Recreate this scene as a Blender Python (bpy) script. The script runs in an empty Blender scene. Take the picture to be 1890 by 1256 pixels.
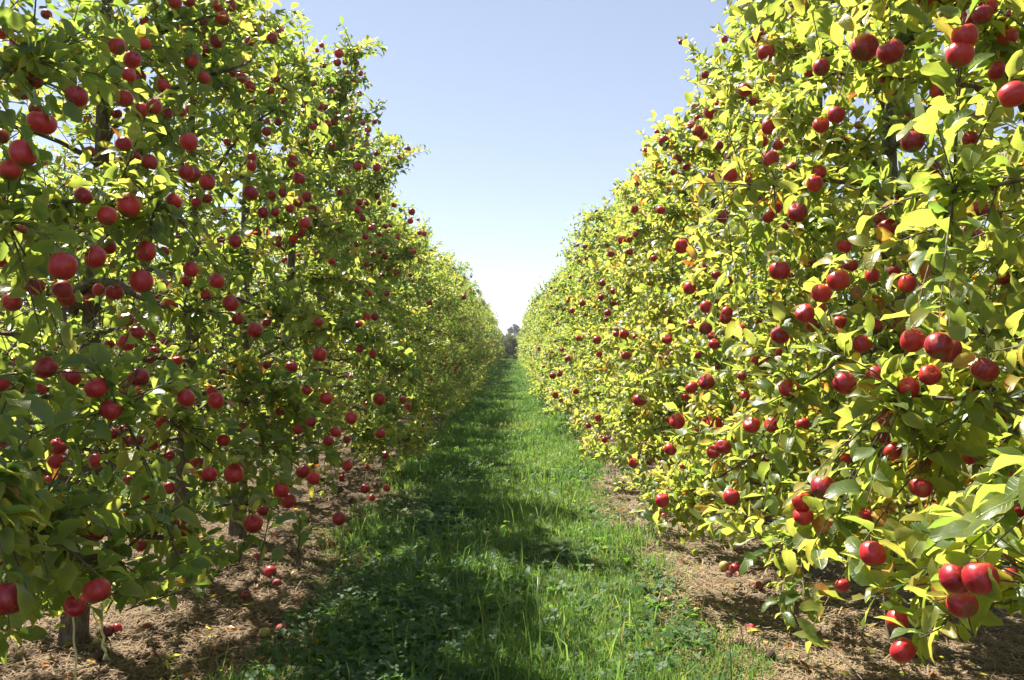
import bpy, math, random
import numpy as np
from mathutils import Matrix, Vector

# ------------------------------------------------------------------ camera, sky, sun, exposure
scene = bpy.context.scene
COL = scene.collection
R = math.radians
F = 1500.0                      # focal length in pixels of the 1890 px wide photograph
EYE = 1.5
cam_data = bpy.data.cameras.new("camera")
cam_data.sensor_width = 36.0
cam_data.lens = F / 1890.0 * 36.0
cam_data.clip_start = 0.05
cam_data.clip_end = 2000.0
cam = bpy.data.objects.new("camera", cam_data)
COL.objects.link(cam)
cam.location = (0, 0, EYE)
cam.rotation_euler = (R(90.27), 0, 0)
scene.camera = cam

SUN_EL = 55.0
SUN_AZ = 44.0                   # degrees to the left of the row direction (+Y)
sv = Vector((-math.sin(R(SUN_AZ)) * math.cos(R(SUN_EL)), math.cos(R(SUN_AZ)) * math.cos(R(SUN_EL)), math.sin(R(SUN_EL))))
world = bpy.data.worlds.new("World")
scene.world = world
world.use_nodes = True
wn = world.node_tree.nodes
wl = world.node_tree.links
wn.clear()
sky = wn.new("ShaderNodeTexSky")
sky.sky_type = 'NISHITA'
sky.sun_disc = False
sky.sun_elevation = R(SUN_EL)
sky.sun_rotation = R(-SUN_AZ)
sky.altitude = 50.0
sky.air_density = 0.5
sky.dust_density = 0.0
sky.ozone_density = 2.0
bg = wn.new("ShaderNodeBackground")
bg.inputs["Strength"].default_value = 0.15
wo = wn.new("ShaderNodeOutputWorld")
tint = wn.new("ShaderNodeMix")
tint.data_type = 'RGBA'; tint.blend_type = 'MULTIPLY'
tint.inputs[0].default_value = 1.0
tint.inputs[7].default_value = (1.08, 1.03, 1.02, 1)
pale = wn.new("ShaderNodeHueSaturation")
pale.inputs["Saturation"].default_value = 0.86
soft = wn.new("ShaderNodeGamma")
soft.inputs["Gamma"].default_value = 0.60
wl.new(sky.outputs[0], soft.inputs["Color"])
wl.new(soft.outputs[0], pale.inputs["Color"])
wl.new(pale.outputs[0], tint.inputs[6])
wl.new(tint.outputs[2], bg.inputs[0])
wl.new(bg.outputs[0], wo.inputs[0])

sun_data = bpy.data.lights.new("sun", 'SUN')
sun_data.energy = 5.0
sun_data.angle = R(0.55)
sun_data.color = (1.0, 0.94, 0.84)
sun = bpy.data.objects.new("sun", sun_data)
COL.objects.link(sun)
sun.rotation_euler = sv.to_track_quat('Z', 'Y').to_euler()
sun.location = (-20, 15, 30)

scene.view_settings.view_transform = 'Standard'
scene.view_settings.look = 'None'
scene.view_settings.gamma = 1.0
scene.view_settings.use_curve_mapping = False
scene.view_settings.exposure = 1.50

scene.render.engine = 'CYCLES'
cy = scene.cycles
cy.max_bounces = 12
cy.diffuse_bounces = 6
cy.glossy_bounces = 2
cy.transmission_bounces = 10
cy.transparent_max_bounces = 4
cy.caustics_reflective = False
cy.caustics_refractive = False

rng = np.random.default_rng(11)
random.seed(5)

# ------------------------------------------------------------------ helpers
def mesh_np(name, verts, quads=None, tris=None, leafuv=None, smooth=True, mat=None):
    me = bpy.data.meshes.new(name)
    verts = np.ascontiguousarray(verts, dtype=np.float32).reshape(-1, 3)
    loops, totals = [], []
    if quads is not None and len(quads):
        q = np.asarray(quads, dtype=np.int32).reshape(-1, 4)
        loops.append(q.ravel()); totals.append(np.full(len(q), 4, np.int32))
    if tris is not None and len(tris):
        t = np.asarray(tris, dtype=np.int32).reshape(-1, 3)
        loops.append(t.ravel()); totals.append(np.full(len(t), 3, np.int32))
    loops = np.concatenate(loops); totals = np.concatenate(totals)
    starts = np.concatenate([[0], np.cumsum(totals)[:-1]]).astype(np.int32)
    me.vertices.add(len(verts)); me.vertices.foreach_set("co", verts.ravel())
    me.loops.add(len(loops)); me.loops.foreach_set("vertex_index", loops.astype(np.int32))
    me.polygons.add(len(totals)); me.polygons.foreach_set("loop_start", starts)
    me.polygons.foreach_set("loop_total", totals)
    me.polygons.foreach_set("use_smooth", np.full(len(totals), bool(smooth)))
    if leafuv is not None:
        a = me.attributes.new("leafuv", 'FLOAT_VECTOR', 'POINT')
        a.data.foreach_set("vector", np.ascontiguousarray(leafuv, dtype=np.float32).ravel())
    if mat is not None:
        me.materials.append(mat)
    me.update(calc_edges=True)
    return me

def link(name, me, parent=None, loc=None, kind=None, label=None):
    o = bpy.data.objects.new(name, me)
    COL.objects.link(o)
    if parent is not None: o.parent = parent
    if loc is not None: o.location = loc
    if kind: o["kind"] = kind
    if label: o["label"] = label
    return o

def tag(o, label, cat, group=None):
    o["label"] = label; o["category"] = cat
    if group: o["group"] = group
    return o

def unit(a):
    return a / np.maximum(np.linalg.norm(a, axis=-1, keepdims=True), 1e-9)

def tubes(P, Rad, sides=5, cap=False):
    """P (n,m,3) polylines, Rad (n,m) radii -> verts, quads"""
    P = np.asarray(P, float); Rad = np.asarray(Rad, float)
    n, m, _ = P.shape
    T = np.empty_like(P)
    T[:, 1:-1] = P[:, 2:] - P[:, :-2]; T[:, 0] = P[:, 1] - P[:, 0]; T[:, -1] = P[:, -1] - P[:, -2]
    T = unit(T)
    ref = np.where(np.abs(T[:, :1, 2:3]) > 0.8, np.array([1.0, 0.2, 0.0]), np.array([0.0, 0.1, 1.0]))
    A = unit(np.cross(T, np.broadcast_to(ref, T.shape)))
    B = np.cross(T, A)
    th = np.arange(sides) * 2 * np.pi / sides
    V = P[:, :, None] + Rad[:, :, None, None] * (A[:, :, None] * np.cos(th)[None, None, :, None] + B[:, :, None] * np.sin(th)[None, None, :, None])
    base = (np.arange(n)[:, None, None] * m + np.arange(m - 1)[None, :, None]) * sides
    k = np.arange(sides)[None, None, :]; k2 = (k + 1) % sides
    Q = np.stack([base + k, base + k2, base + sides + k2, base + sides + k], -1).reshape(-1, 4)
    V = V.reshape(-1, 3)
    Tr = []
    if cap:
        last = (np.arange(n) * m + m - 1) * sides
        V = np.concatenate([V, P[:, -1]])
        for i in range(n):
            for j in range(sides):
                Tr.append((last[i] + j, last[i] + (j + 1) % sides, n * m * sides + i))
    return V, Q, np.array(Tr, dtype=np.int32).reshape(-1, 3)

# ------------------------------------------------------------------ materials
class NT:
    def __init__(self, name):
        self.m = bpy.data.materials.new(name); self.m.use_nodes = True
        self.t = self.m.node_tree; self.t.nodes.clear()
    def n(self, typ, **kw):
        nd = self.t.nodes.new(typ)
        for k, v in kw.items():
            if hasattr(nd, k): setattr(nd, k, v)
        return nd
    def l(self, a, b): self.t.links.new(a, b)
    def setv(self, nd, key, v):
        s = nd.inputs[key]
        if isinstance(v, bpy.types.NodeSocket): self.l(v, s)
        else: s.default_value = v
    def math(self, op, a, b=None, c=None, clamp=False):
        nd = self.n("ShaderNodeMath", operation=op); nd.use_clamp = clamp
        for i, v in enumerate((a, b, c)):
            if v is not None: self.setv(nd, i, v)
        return nd.outputs[0]
    def noise(self, vec, scale, detail=2.0, rough=0.5):
        nd = self.n("ShaderNodeTexNoise")
        if vec is not None: self.l(vec, nd.inputs["Vector"])
        nd.inputs["Scale"].default_value = scale; nd.inputs["Detail"].default_value = detail
        nd.inputs["Roughness"].default_value = rough
        return nd.outputs[0]
    def ramp(self, fac, stops, interp='LINEAR'):
        nd = self.n("ShaderNodeValToRGB"); cr = nd.color_ramp; cr.interpolation = interp
        while len(cr.elements) < len(stops): cr.elements.new(0.5)
        for e, (p, c) in zip(cr.elements, stops):
            e.position = p; e.color = (c[0], c[1], c[2], 1.0)
        self.l(fac, nd.inputs[0]); return nd.outputs[0]
    def sstep(self, v, a, b, o0=0.0, o1=1.0):
        nd = self.n("ShaderNodeMapRange"); nd.interpolation_type = 'SMOOTHSTEP'
        self.l(v, nd.inputs[0])
        for i, x in zip((1, 2, 3, 4), (a, b, o0, o1)): nd.inputs[i].default_value = x
        return nd.outputs[0]
    def mix(self, fac, a, b, blend='MIX'):
        nd = self.n("ShaderNodeMix"); nd.data_type = 'RGBA'; nd.blend_type = blend
        self.setv(nd, 0, fac)
        for key, v in ((6, a), (7, b)):
            if isinstance(v, bpy.types.NodeSocket): self.l(v, nd.inputs[key])
            else: nd.inputs[key].default_value = (v[0], v[1], v[2], 1)
        return nd.outputs[2]
    def bsdf(self, col, rough, spec=0.5, normal=None):
        nd = self.n("ShaderNodeBsdfPrincipled")
        if isinstance(col, bpy.types.NodeSocket): self.l(col, nd.inputs["Base Color"])
        else: nd.inputs["Base Color"].default_value = (col[0], col[1], col[2], 1)
        self.setv(nd, "Roughness", rough); self.setv(nd, "Specular IOR Level", spec)
        if normal is not None: self.l(normal, nd.inputs["Normal"])
        return nd
    def bump(self, h, strength, dist):
        nd = self.n("ShaderNodeBump"); nd.inputs["Strength"].default_value = strength
        nd.inputs["Distance"].default_value = dist; self.l(h, nd.inputs["Height"]); return nd.outputs[0]
    def out(self, sh):
        o = self.n("ShaderNodeOutputMaterial"); self.l(sh, o.inputs[0]); return self.m

def leaf_material(name, stops, tstops, trans=0.48, rough=0.36, veins=True, back=(0.14, 0.18, 0.085)):
    g = NT(name)
    at = g.n("ShaderNodeAttribute", attribute_name="leafuv")
    sp = g.n("ShaderNodeSeparateXYZ"); g.l(at.outputs["Vector"], sp.inputs[0])
    oi = g.n("ShaderNodeObjectInfo")
    so = g.n("ShaderNodeSeparateColor"); g.l(oi.outputs["Color"], so.inputs[0])
    geo = g.n("ShaderNodeNewGeometry")
    u, v, t = sp.outputs
    av = g.math('ABSOLUTE', v)
    T = g.math('ADD', t, so.outputs[0])
    nz = g.noise(geo.outputs["Position"], 38.0, 2.0)
    nz2 = g.math('MULTIPLY', g.math('SUBTRACT', nz, 0.5), 0.26)
    edge = g.math('MULTIPLY', g.math('POWER', av, 3.0), 0.19)
    tip = g.math('MULTIPLY', g.math('POWER', g.math('MAXIMUM', u, 0.0), 4.0), 0.07)
    T = g.math('ADD', g.math('ADD', T, nz2), g.math('ADD', edge, tip), clamp=True)
    col = g.ramp(T, stops); tcol = g.ramp(T, tstops)
    normal = None
    if veins:
        mid = g.sstep(av, 0.03, 0.10, 1.0, 0.0)
        sv_ = g.math('SINE', g.math('MULTIPLY', g.math('SUBTRACT', u, g.math('MULTIPLY', av, 0.22)), 52.0))
        sv_ = g.math('MULTIPLY', g.sstep(sv_, 0.72, 1.0), 0.45)
        vein = g.math('MAXIMUM', mid, sv_)
        col = g.mix(g.math('MULTIPLY', vein, 0.45), col, (0.22, 0.26, 0.08))
        tcol = g.mix(g.math('MULTIPLY', vein, 0.30), tcol, (0.20, 0.22, 0.03))
        normal = g.bump(g.math('ADD', vein, g.math('MULTIPLY', nz, 1.2)), 0.35, 0.002)
    col = g.mix(g.math('MULTIPLY', geo.outputs["Backfacing"], 0.55), col, back)
    rg = g.math('ADD', g.math('MULTIPLY', geo.outputs["Backfacing"], 0.25), rough)
    p = g.bsdf(col, rg, 0.5, normal)
    tr = g.n("ShaderNodeBsdfTranslucent"); g.l(tcol, tr.inputs[0])
    ms = g.n("ShaderNodeMixShader"); ms.inputs[0].default_value = trans
    g.l(p.outputs[0], ms.inputs[1]); g.l(tr.outputs[0], ms.inputs[2])
    return g.out(ms.outputs[0])

M_LEAF = leaf_material("apple_leaf",
    [(0.0, (0.036, 0.072, 0.024)), (0.35, (0.072, 0.118, 0.033)), (0.62, (0.145, 0.185, 0.045)), (0.82, (0.32, 0.28, 0.055)), (0.93, (0.42, 0.26, 0.05)), (1.0, (0.30, 0.11, 0.03))],
    [(0.0, (0.27, 0.44, 0.060)), (0.35, (0.50, 0.64, 0.085)), (0.62, (0.76, 0.79, 0.12)), (0.82, (0.92, 0.76, 0.12)), (0.93, (0.85, 0.45, 0.06)), (1.0, (0.5, 0.14, 0.03))])
M_GRASS = leaf_material("grass_blade",
    [(0.0, (0.034, 0.072, 0.024)), (0.4, (0.062, 0.130, 0.036)), (0.7, (0.120, 0.190, 0.055)), (0.9, (0.20, 0.21, 0.05)), (1.0, (0.33, 0.27, 0.12))],
    [(0.0, (0.16, 0.32, 0.05)), (0.4, (0.28, 0.52, 0.08)), (0.7, (0.44, 0.64, 0.11)), (0.9, (0.5, 0.5, 0.10)), (1.0, (0.5, 0.4, 0.15))], trans=0.36, rough=0.42, veins=False, back=(0.08, 0.15, 0.04))
M_CLOVER = leaf_material("clover_leaf",
    [(0.0, (0.030, 0.080, 0.022)), (0.5, (0.050, 0.115, 0.030)), (1.0, (0.11, 0.16, 0.04))],
    [(0.0, (0.16, 0.36, 0.03)), (0.5, (0.28, 0.50, 0.05)), (1.0, (0.45, 0.6, 0.07))], trans=0.40, rough=0.62, veins=False, back=(0.07, 0.12, 0.05))
M_STRAW = leaf_material("dry_straw",
    [(0.0, (0.10, 0.060, 0.030)), (0.45, (0.24, 0.16, 0.085)), (0.8, (0.42, 0.32, 0.19)), (1.0, (0.55, 0.45, 0.30))],
    [(0.0, (0.15, 0.09, 0.04)), (0.5, (0.3, 0.2, 0.1)), (1.0, (0.5, 0.4, 0.25))], trans=0.15, rough=0.6, veins=False, back=(0.25, 0.17, 0.09))
M_DULL = leaf_material("dull_tree_leaf",
    [(0.0, (0.035, 0.055, 0.025)), (0.5, (0.065, 0.088, 0.040)), (1.0, (0.11, 0.12, 0.055))],
    [(0.0, (0.15, 0.2, 0.06)), (0.5, (0.25, 0.3, 0.09)), (1.0, (0.35, 0.35, 0.12))], trans=0.3, rough=0.5, veins=False)
M_PINE = leaf_material("pine_needle",
    [(0.0, (0.025, 0.040, 0.030)), (1.0, (0.055, 0.075, 0.055))],
    [(0.0, (0.02, 0.04, 0.02)), (1.0, (0.05, 0.08, 0.03))], trans=0.12, rough=0.6, veins=False, back=(0.03, 0.05, 0.035))

def bark_material():
    g = NT("apple_bark")
    tc = g.n("ShaderNodeTexCoord"); mp = g.n("ShaderNodeMapping"); mp.inputs["Scale"].default_value = (1, 1, 0.35)
    g.l(tc.outputs["Object"], mp.inputs[0])
    a = g.noise(mp.outputs[0], 60.0, 4.0, 0.65); b = g.noise(tc.outputs["Object"], 9.0, 3.0, 0.6)
    col = g.ramp(a, [(0.25, (0.055, 0.040, 0.028)), (0.5, (0.13, 0.10, 0.072)), (0.75, (0.24, 0.195, 0.145))])
    col = g.mix(g.sstep(b, 0.52, 0.68, 0.0, 0.55), col, (0.17, 0.19, 0.13))
    p = g.bsdf(col, 0.85, 0.25, g.bump(a, 0.7, 0.006))
    return g.out(p.outputs[0])
M_BARK = bark_material()

def simple(name, col, rough, noise_scale=None, col2=None, spec=0.4):
    g = NT(name)
    if noise_scale:
        tc = g.n("ShaderNodeTexCoord")
        c = g.mix(g.noise(tc.outputs["Object"], noise_scale, 3.0), col, col2)
    else: c = col
    return g.out(g.bsdf(c, rough, spec).outputs[0])
M_WOOD = simple("sawn_wood", (0.16, 0.13, 0.10), 0.8, 70.0, (0.30, 0.25, 0.18), 0.2)
M_STEM = simple("apple_stem", (0.10, 0.065, 0.03), 0.7, 80.0, (0.16, 0.12, 0.05), 0.3)
M_TWINE = simple("pale_twine", (0.62, 0.60, 0.26), 0.7, 120.0, (0.75, 0.72, 0.45), 0.3)

def apple_material(name, rotten=0.0, obj_space=True):
    g = NT(name)
    tc = g.n("ShaderNodeTexCoord"); oi = g.n("ShaderNodeObjectInfo"); geo = g.n("ShaderNodeNewGeometry")
    off = g.n("ShaderNodeVectorMath", operation='ADD')
    src = tc.outputs["Object"] if obj_space else geo.outputs["Position"]
    g.l(src, off.inputs[0])
    cmb = g.n("ShaderNodeCombineXYZ"); r10 = g.math('MULTIPLY', oi.outputs["Random"], 37.0)
    g.l(r10, cmb.inputs[0]); g.l(r10, cmb.inputs[1])
    if obj_space: g.l(cmb.outputs[0], off.inputs[1])
    P = off.outputs[0]
    sp = g.n("ShaderNodeSeparateXYZ"); g.l(tc.outputs["Object"], sp.inputs[0])
    if obj_space:
        mp = g.n("ShaderNodeMapping"); mp.inputs["Scale"].default_value = (1, 1, 0.16); g.l(P, mp.inputs[0])
        streak = g.noise(mp.outputs[0], 4.5, 1.5, 0.5)
        blotch = g.noise(P, 0.9, 1.0)
        rnd = oi.outputs["Random"]
        z = sp.outputs[2]
    else:
        streak = g.noise(P, 60.0, 2.0); blotch = g.noise(P, 9.0, 1.0); rnd = g.noise(P, 5.0, 0.0)
    deep = g.mix(rnd, (0.22, 0.005, 0.020), (0.56, 0.024, 0.034))
    col = g.mix(g.sstep(streak, 0.40, 0.75, 0.0, 0.55), deep, (0.62, 0.050, 0.045))
    gf = g.sstep(blotch, 0.62, 0.82, 0.0, 0.40)
    col = g.mix(gf, col, (0.58, 0.22, 0.06))
    if obj_space:
        col = g.mix(g.sstep(z, 0.60, 0.78, 0.0, 0.0), col, (0.42, 0.26, 0.05))
        col = g.mix(g.sstep(z, -0.86, -0.74, 0.8, 0.0), col, (0.16, 0.09, 0.04))
        dots = g.n("ShaderNodeTexVoronoi"); dots.inputs["Scale"].default_value = 11.0; g.l(P, dots.inputs["Vector"])
        col = g.mix(g.sstep(dots.outputs["Distance"], 0.03, 0.10, 0.45, 0.0), col, (0.62, 0.36, 0.20))
    if rotten:
        rot = g.sstep(g.noise(P, 1.6, 3.0), 0.62 - 0.5 * rotten, 0.85 - 0.5 * rotten)
        col = g.mix(rot, col, (0.055, 0.028, 0.016))
    p = g.bsdf(col, 0.36 + 0.4 * rotten, 0.5, g.bump(g.noise(P, 5.0, 3.0), 0.06 + 0.4 * rotten, 0.05 if obj_space else 0.003))
    p.inputs["Coat Weight"].default_value = 0.0 if rotten else 0.14
    p.inputs["Coat Roughness"].default_value = 0.18
    p.inputs["Subsurface Weight"].default_value = 0.0
    return g.out(p.outputs[0])
M_APPLE = apple_material("red_apple_skin")
M_APPLE_FAR = apple_material("red_apple_skin_far", obj_space=False)
M_APPLE_BAD = apple_material("bruised_apple_skin", rotten=0.45)
M_APPLE_ROT = apple_material("rotten_apple_skin", rotten=1.0)
M_APPLE_GREEN = simple("pale_green_apple_skin", (0.42, 0.40, 0.12), 0.4, 6.0, (0.30, 0.20, 0.07))

def ground_material():
    g = NT("orchard_floor")
    geo = g.n("ShaderNodeNewGeometry"); P = geo.outputs["Position"]
    sp = g.n("ShaderNodeSeparateXYZ"); g.l(P, sp.inputs[0])
    x = sp.outputs[0]
    # grassed alleys lie between the tree rows (every 4.18 m)
    w = g.noise(P, 1.3, 4.0, 0.6)
    xw = g.math('ADD', x, g.math('MULTIPLY', g.math('SUBTRACT', w, 0.5), 0.55))
    ph = g.math('ABSOLUTE', g.math('SUBTRACT', g.math('FLOORED_MODULO', g.math('ADD', xw, 0.11 + 2.09), 4.18), 2.09))
    gm = g.sstep(ph, 1.0, 1.2, 1.0, 0.0)
    fine = g.noise(P, 55.0, 5.0, 0.7); mid = g.noise(P, 7.0, 4.0, 0.6); big = g.noise(P, 1.7, 3.0, 0.55)
    mp = g.n("ShaderNodeMapping"); mp.inputs["Scale"].default_value = (1, 0.25, 1); mp.inputs["Rotation"].default_value = (0, 0, 0.7); g.l(P, mp.inputs[0])
    fib = g.noise(mp.outputs[0], 130.0, 3.0, 0.6)
    soil = g.ramp(fine, [(0.30, (0.050, 0.037, 0.026)), (0.50, (0.165, 0.13, 0.090)), (0.68, (0.36, 0.295, 0.205))])
    soil = g.mix(g.sstep(fib, 0.5, 0.68, 0.0, 0.6), soil, (0.42, 0.35, 0.24))
    soil = g.mix(g.sstep(mid, 0.46, 0.64, 0.0, 0.70), soil, (0.075, 0.052, 0.036))
    soil = g.mix(g.sstep(x, -.2, -.9, 0.0, 0.85), soil, g.mix(1.0, soil, (0.58, 0.50, 0.44), 'MULTIPLY'))   # dark needle mulch on one side, with foliage shade also put into its colour
    moss = g.sstep(big, 0.54, 0.66, 0.0, 0.65)
    lft = g.sstep(ph, 1.75, 1.35, 0.0, 1.0)
    soil = g.mix(g.math('MULTIPLY', moss, lft), soil, (0.17, 0.19, 0.045))
    grass = g.ramp(fine, [(0.3, (0.030, 0.045, 0.012)), (0.6, (0.055, 0.090, 0.020)), (0.8, (0.10, 0.125, 0.035))])
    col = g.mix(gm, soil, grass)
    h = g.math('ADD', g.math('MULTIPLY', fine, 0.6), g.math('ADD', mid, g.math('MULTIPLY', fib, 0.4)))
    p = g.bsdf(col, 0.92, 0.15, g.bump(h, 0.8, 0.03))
    return g.out(p.outputs[0])
M_GROUND = ground_material()

# ------------------------------------------------------------------ ground
def grid_noise(x, y, seed=0):
    r = np.random.default_rng(seed); z = np.zeros_like(x)
    for f, a in ((0.5, .012), (1.1, .009), (2.3, .007), (4.7, .006), (9.0, .004), (17.0, .003)):
        for _ in range(3):
            th = r.uniform(0, 6.28); p = r.uniform(0, 6.28)
            z += a * np.sin(f * 2.2 * (x * math.cos(th) + y * math.sin(th)) + p) / 1.6
    return z
def ground_z(x, y):
    x = np.asarray(x, float); y = np.asarray(y, float)
    k = 1.0 / (1.0 + np.maximum(0, np.hypot(x, y) - 14) / 10)
    return grid_noise(x, y) * k

xs = np.concatenate([[-700, -300, -120, -60, -30, -18, -12, -8.5, -7], np.arange(-6, -3.2, .16), np.arange(-3.2, 3.2, .055), np.arange(3.2, 6.2, .16), [7, 8.5, 12, 18, 30, 60, 120, 300, 700]])
ys = np.concatenate([[-300, -60, -20, -8, -4], np.arange(-2, 1.9, .25), np.arange(1.9, 8, .05), np.arange(8, 14, .11), np.arange(14, 30, .4), np.arange(30, 90, 2.0), [100, 130, 180, 260, 400, 700, 1200]])
GX, GY = np.meshgrid(xs, ys)
nx, ny = len(xs), len(ys)
ii = (np.arange(ny - 1)[:, None] * nx + np.arange(nx - 1)[None]).ravel()
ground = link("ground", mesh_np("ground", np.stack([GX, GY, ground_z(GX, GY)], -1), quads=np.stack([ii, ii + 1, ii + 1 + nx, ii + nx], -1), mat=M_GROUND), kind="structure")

# ------------------------------------------------------------------ leaves
ST = {1: ([.45], [1.0]), 2: ([.22, .66], [.88, .85]), 3: ([.11, .45, .80], [.62, 1.0, .68]), 4: ([.07, .28, .55, .82], [.45, .93, .98, .55])}

def leaf_mesh_arrays(L, n, rg, tint):
    """L dict of arrays P D N S len wid curl fold; returns verts, quads, tris, leafuv"""
    u, w = ST[n]; u = np.array(u); w = np.array(w)
    P, D, N, S = L['P'], L['D'], L['N'], L['S']; ln = L['len']; wd = L['wid']; cu = L['curl']; fo = L['fold']; pet = L['pet']
    k = len(P)
    B = P + D * pet[:, None]
    V = np.empty((k, 3 * n + 2, 3)); UV = np.empty((k, 3 * n + 2, 3))
    V[:, 0] = P; UV[:, 0] = (0, 0, 0)
    ph = rg.uniform(0, 6.28, k)
    for i in range(n):
        for j, v in enumerate((-1, 0, 1)):
            half = wd * 0.5 * w[i] * v
            if v: half = half * rg.uniform(.86, 1.1, k)
            up = -cu * ln * u[i] ** 2 + fo * np.abs(half)
            if v and n > 1: up = up + 0.055 * ln * np.sin(ph + u[i] * 7 + v * 1.3)
            V[:, 1 + 3 * i + j] = B + D * (u[i] * ln * (1 - .25 * np.abs(cu) * u[i]))[:, None] + S * half[:, None] + N * up[:, None]
            UV[:, 1 + 3 * i + j, 0] = u[i]; UV[:, 1 + 3 * i + j, 1] = v * w[i]
    V[:, -1] = B + D * (ln * (1 - .25 * np.abs(cu)))[:, None] + N * (-cu * ln)[:, None]
    UV[:, -1] = (1, 0, 0)
    UV[:, :, 2] = tint[:, None]
    nv = 3 * n + 2; o = (np.arange(k) * nv)[:, None]
    q = []; t = [[0, 1, 2], [0, 2, 3], [nv - 4, nv - 1, nv - 3], [nv - 3, nv - 1, nv - 2]]
    for i in range(n - 1):
        a = 1 + 3 * i
        q += [[a, a + 3, a + 4, a + 1], [a + 1, a + 4, a + 5, a + 2]]
    Q = (o[:, :, None] + np.array(q)[None]).reshape(-1, 4) if q else None
    T = (o[:, :, None] + np.array(t)[None]).reshape(-1, 3)
    return V.reshape(-1, 3), Q, T, UV.reshape(-1, 3)

def hero_leaf(i):
    r = np.random.default_rng(100 + i)
    us = [0.02, .08, .20, .38, .58, .76, .90]; ws = [.16, .52, .85, 1.0, .99, .82, .50]
    curl = r.uniform(-.05, .62); fold = r.uniform(.15, .85); ph = r.uniform(0, 6); bend = r.uniform(-.09, .09)
    V = [(-.30, 0, .0)]; UV = [(0, 0, 0)]
    for u, w in zip(us, ws):
        for v in (-1, 0, 1):
            h = .25 * w * v * (1 + (r.uniform(-.10, .10) if v else 0))
            V.append((u * (1 - .25 * curl * u), h + bend * u * u, -curl * u * u + fold * abs(h) + (.055 * math.sin(ph + u * 9 + v * 1.5) + r.normal(0, .016) if v else 0)))
            UV.append((u, v * w, 0))
    V.append((1 - .25 * curl, bend, -curl)); UV.append((1, 0, 0))
    n = len(us); nv = 3 * n + 2
    q = []
    for k in range(n - 1):
        a = 1 + 3 * k; q += [[a, a + 3, a + 4, a + 1], [a + 1, a + 4, a + 5, a + 2]]
    t = [[0, 1, 2], [0, 2, 3], [nv - 4, nv - 1, nv - 3], [nv - 3, nv - 1, nv - 2]]
    return mesh_np("leaf", V, q, t, UV, mat=M_LEAF)
HERO = [hero_leaf(i) for i in range(14)]

# ------------------------------------------------------------------ apples
def apple_mesh(seed, seg=16, rings=11, mat=None, name="apple"):
    r = np.random.default_rng(seed)
    lob = r.uniform(.015, .04); asp = r.uniform(.90, 1.0); ph = r.uniform(0, 6)
    prof = []
    for k in range(rings + 1):
        a = math.pi * k / rings
        rr = math.sin(a) ** .85; z = math.cos(a)
        rr *= 1.0 + .06 * z
        if z > 0: z -= .30 * math.exp(-(rr / .30) ** 2)
        else: z += .17 * math.exp(-(rr / .26) ** 2)
        prof.append((rr, z * asp))
    V = []; Q = []; T = []
    V.append((0, 0, prof[0][1]))
    for rr, z in prof[1:-1]:
        for s in range(seg):
            th = 2 * math.pi * s / seg
            m = 1 + lob * math.cos(5 * th + ph) * (.3 + .7 * max(0, -z)) + .02 * math.cos(th * 2 + ph)
            V.append((rr * m * math.cos(th), rr * m * math.sin(th), z))
    V.append((0, 0, prof[-1][1]))
    for s in range(seg): T.append((0, 1 + s, 1 + (s + 1) % seg))
    for k in range(rings - 2):
        for s in range(seg):
            a = 1 + k * seg; Q.append((a + s, a + seg + s, a + seg + (s + 1) % seg, a + (s + 1) % seg))
    e = len(V) - 1; a = 1 + (rings - 2) * seg
    for s in range(seg): T.append((a + s, e, a + (s + 1) % seg))
    return mesh_np(name, V, Q, T, mat=mat), np.array(V), Q, T
APPLE = [apple_mesh(s, mat=M_APPLE)[0] for s in range(6)]
APPLE_BAD = [apple_mesh(s + 20, mat=M_APPLE_BAD)[0] for s in range(3)]
APPLE_ROT = [apple_mesh(s + 30, mat=M_APPLE_ROT)[0] for s in range(2)]
APPLE_GREEN = apple_mesh(40, mat=M_APPLE_GREEN)[0]
_, LOWV, LOWQ, LOWT = apple_mesh(3, 7, 5)
LOWQ = np.array(LOWQ); LOWT = np.array(LOWT)
_v, _q, _t = tubes(np.array([[(0, 0, .58), (.05, .02, .85), (.14, .03, 1.25)]]), np.array([[.05, .04, .055]]), 5, True)
STEM = mesh_np("stem", _v, _q, _t, mat=M_STEM)

def joined_apples(P, rad, mat):
    n = len(P); nv = len(LOWV)
    V = (np.array(P)[:, None] + LOWV[None] * np.array(rad)[:, None, None]).reshape(-1, 3)
    o = (np.arange(n) * nv)[:, None, None]
    return mesh_np("fruit", V, (o + LOWQ[None]).reshape(-1, 4), (o + LOWT[None]).reshape(-1, 3), mat=mat)

# ------------------------------------------------------------------ tree skeleton
HWZ = np.array([.55, .75, .95, 1.3, 1.7, 2.2, 2.8, 3.3, 3.7, 4.1]); HWX = np.array([1.10, 1.24, 1.24, 1.14, 1.03, .93, .80, .66, .50, .26])
def halfwidth(z): return np.interp(z, HWZ, HWX)

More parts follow.
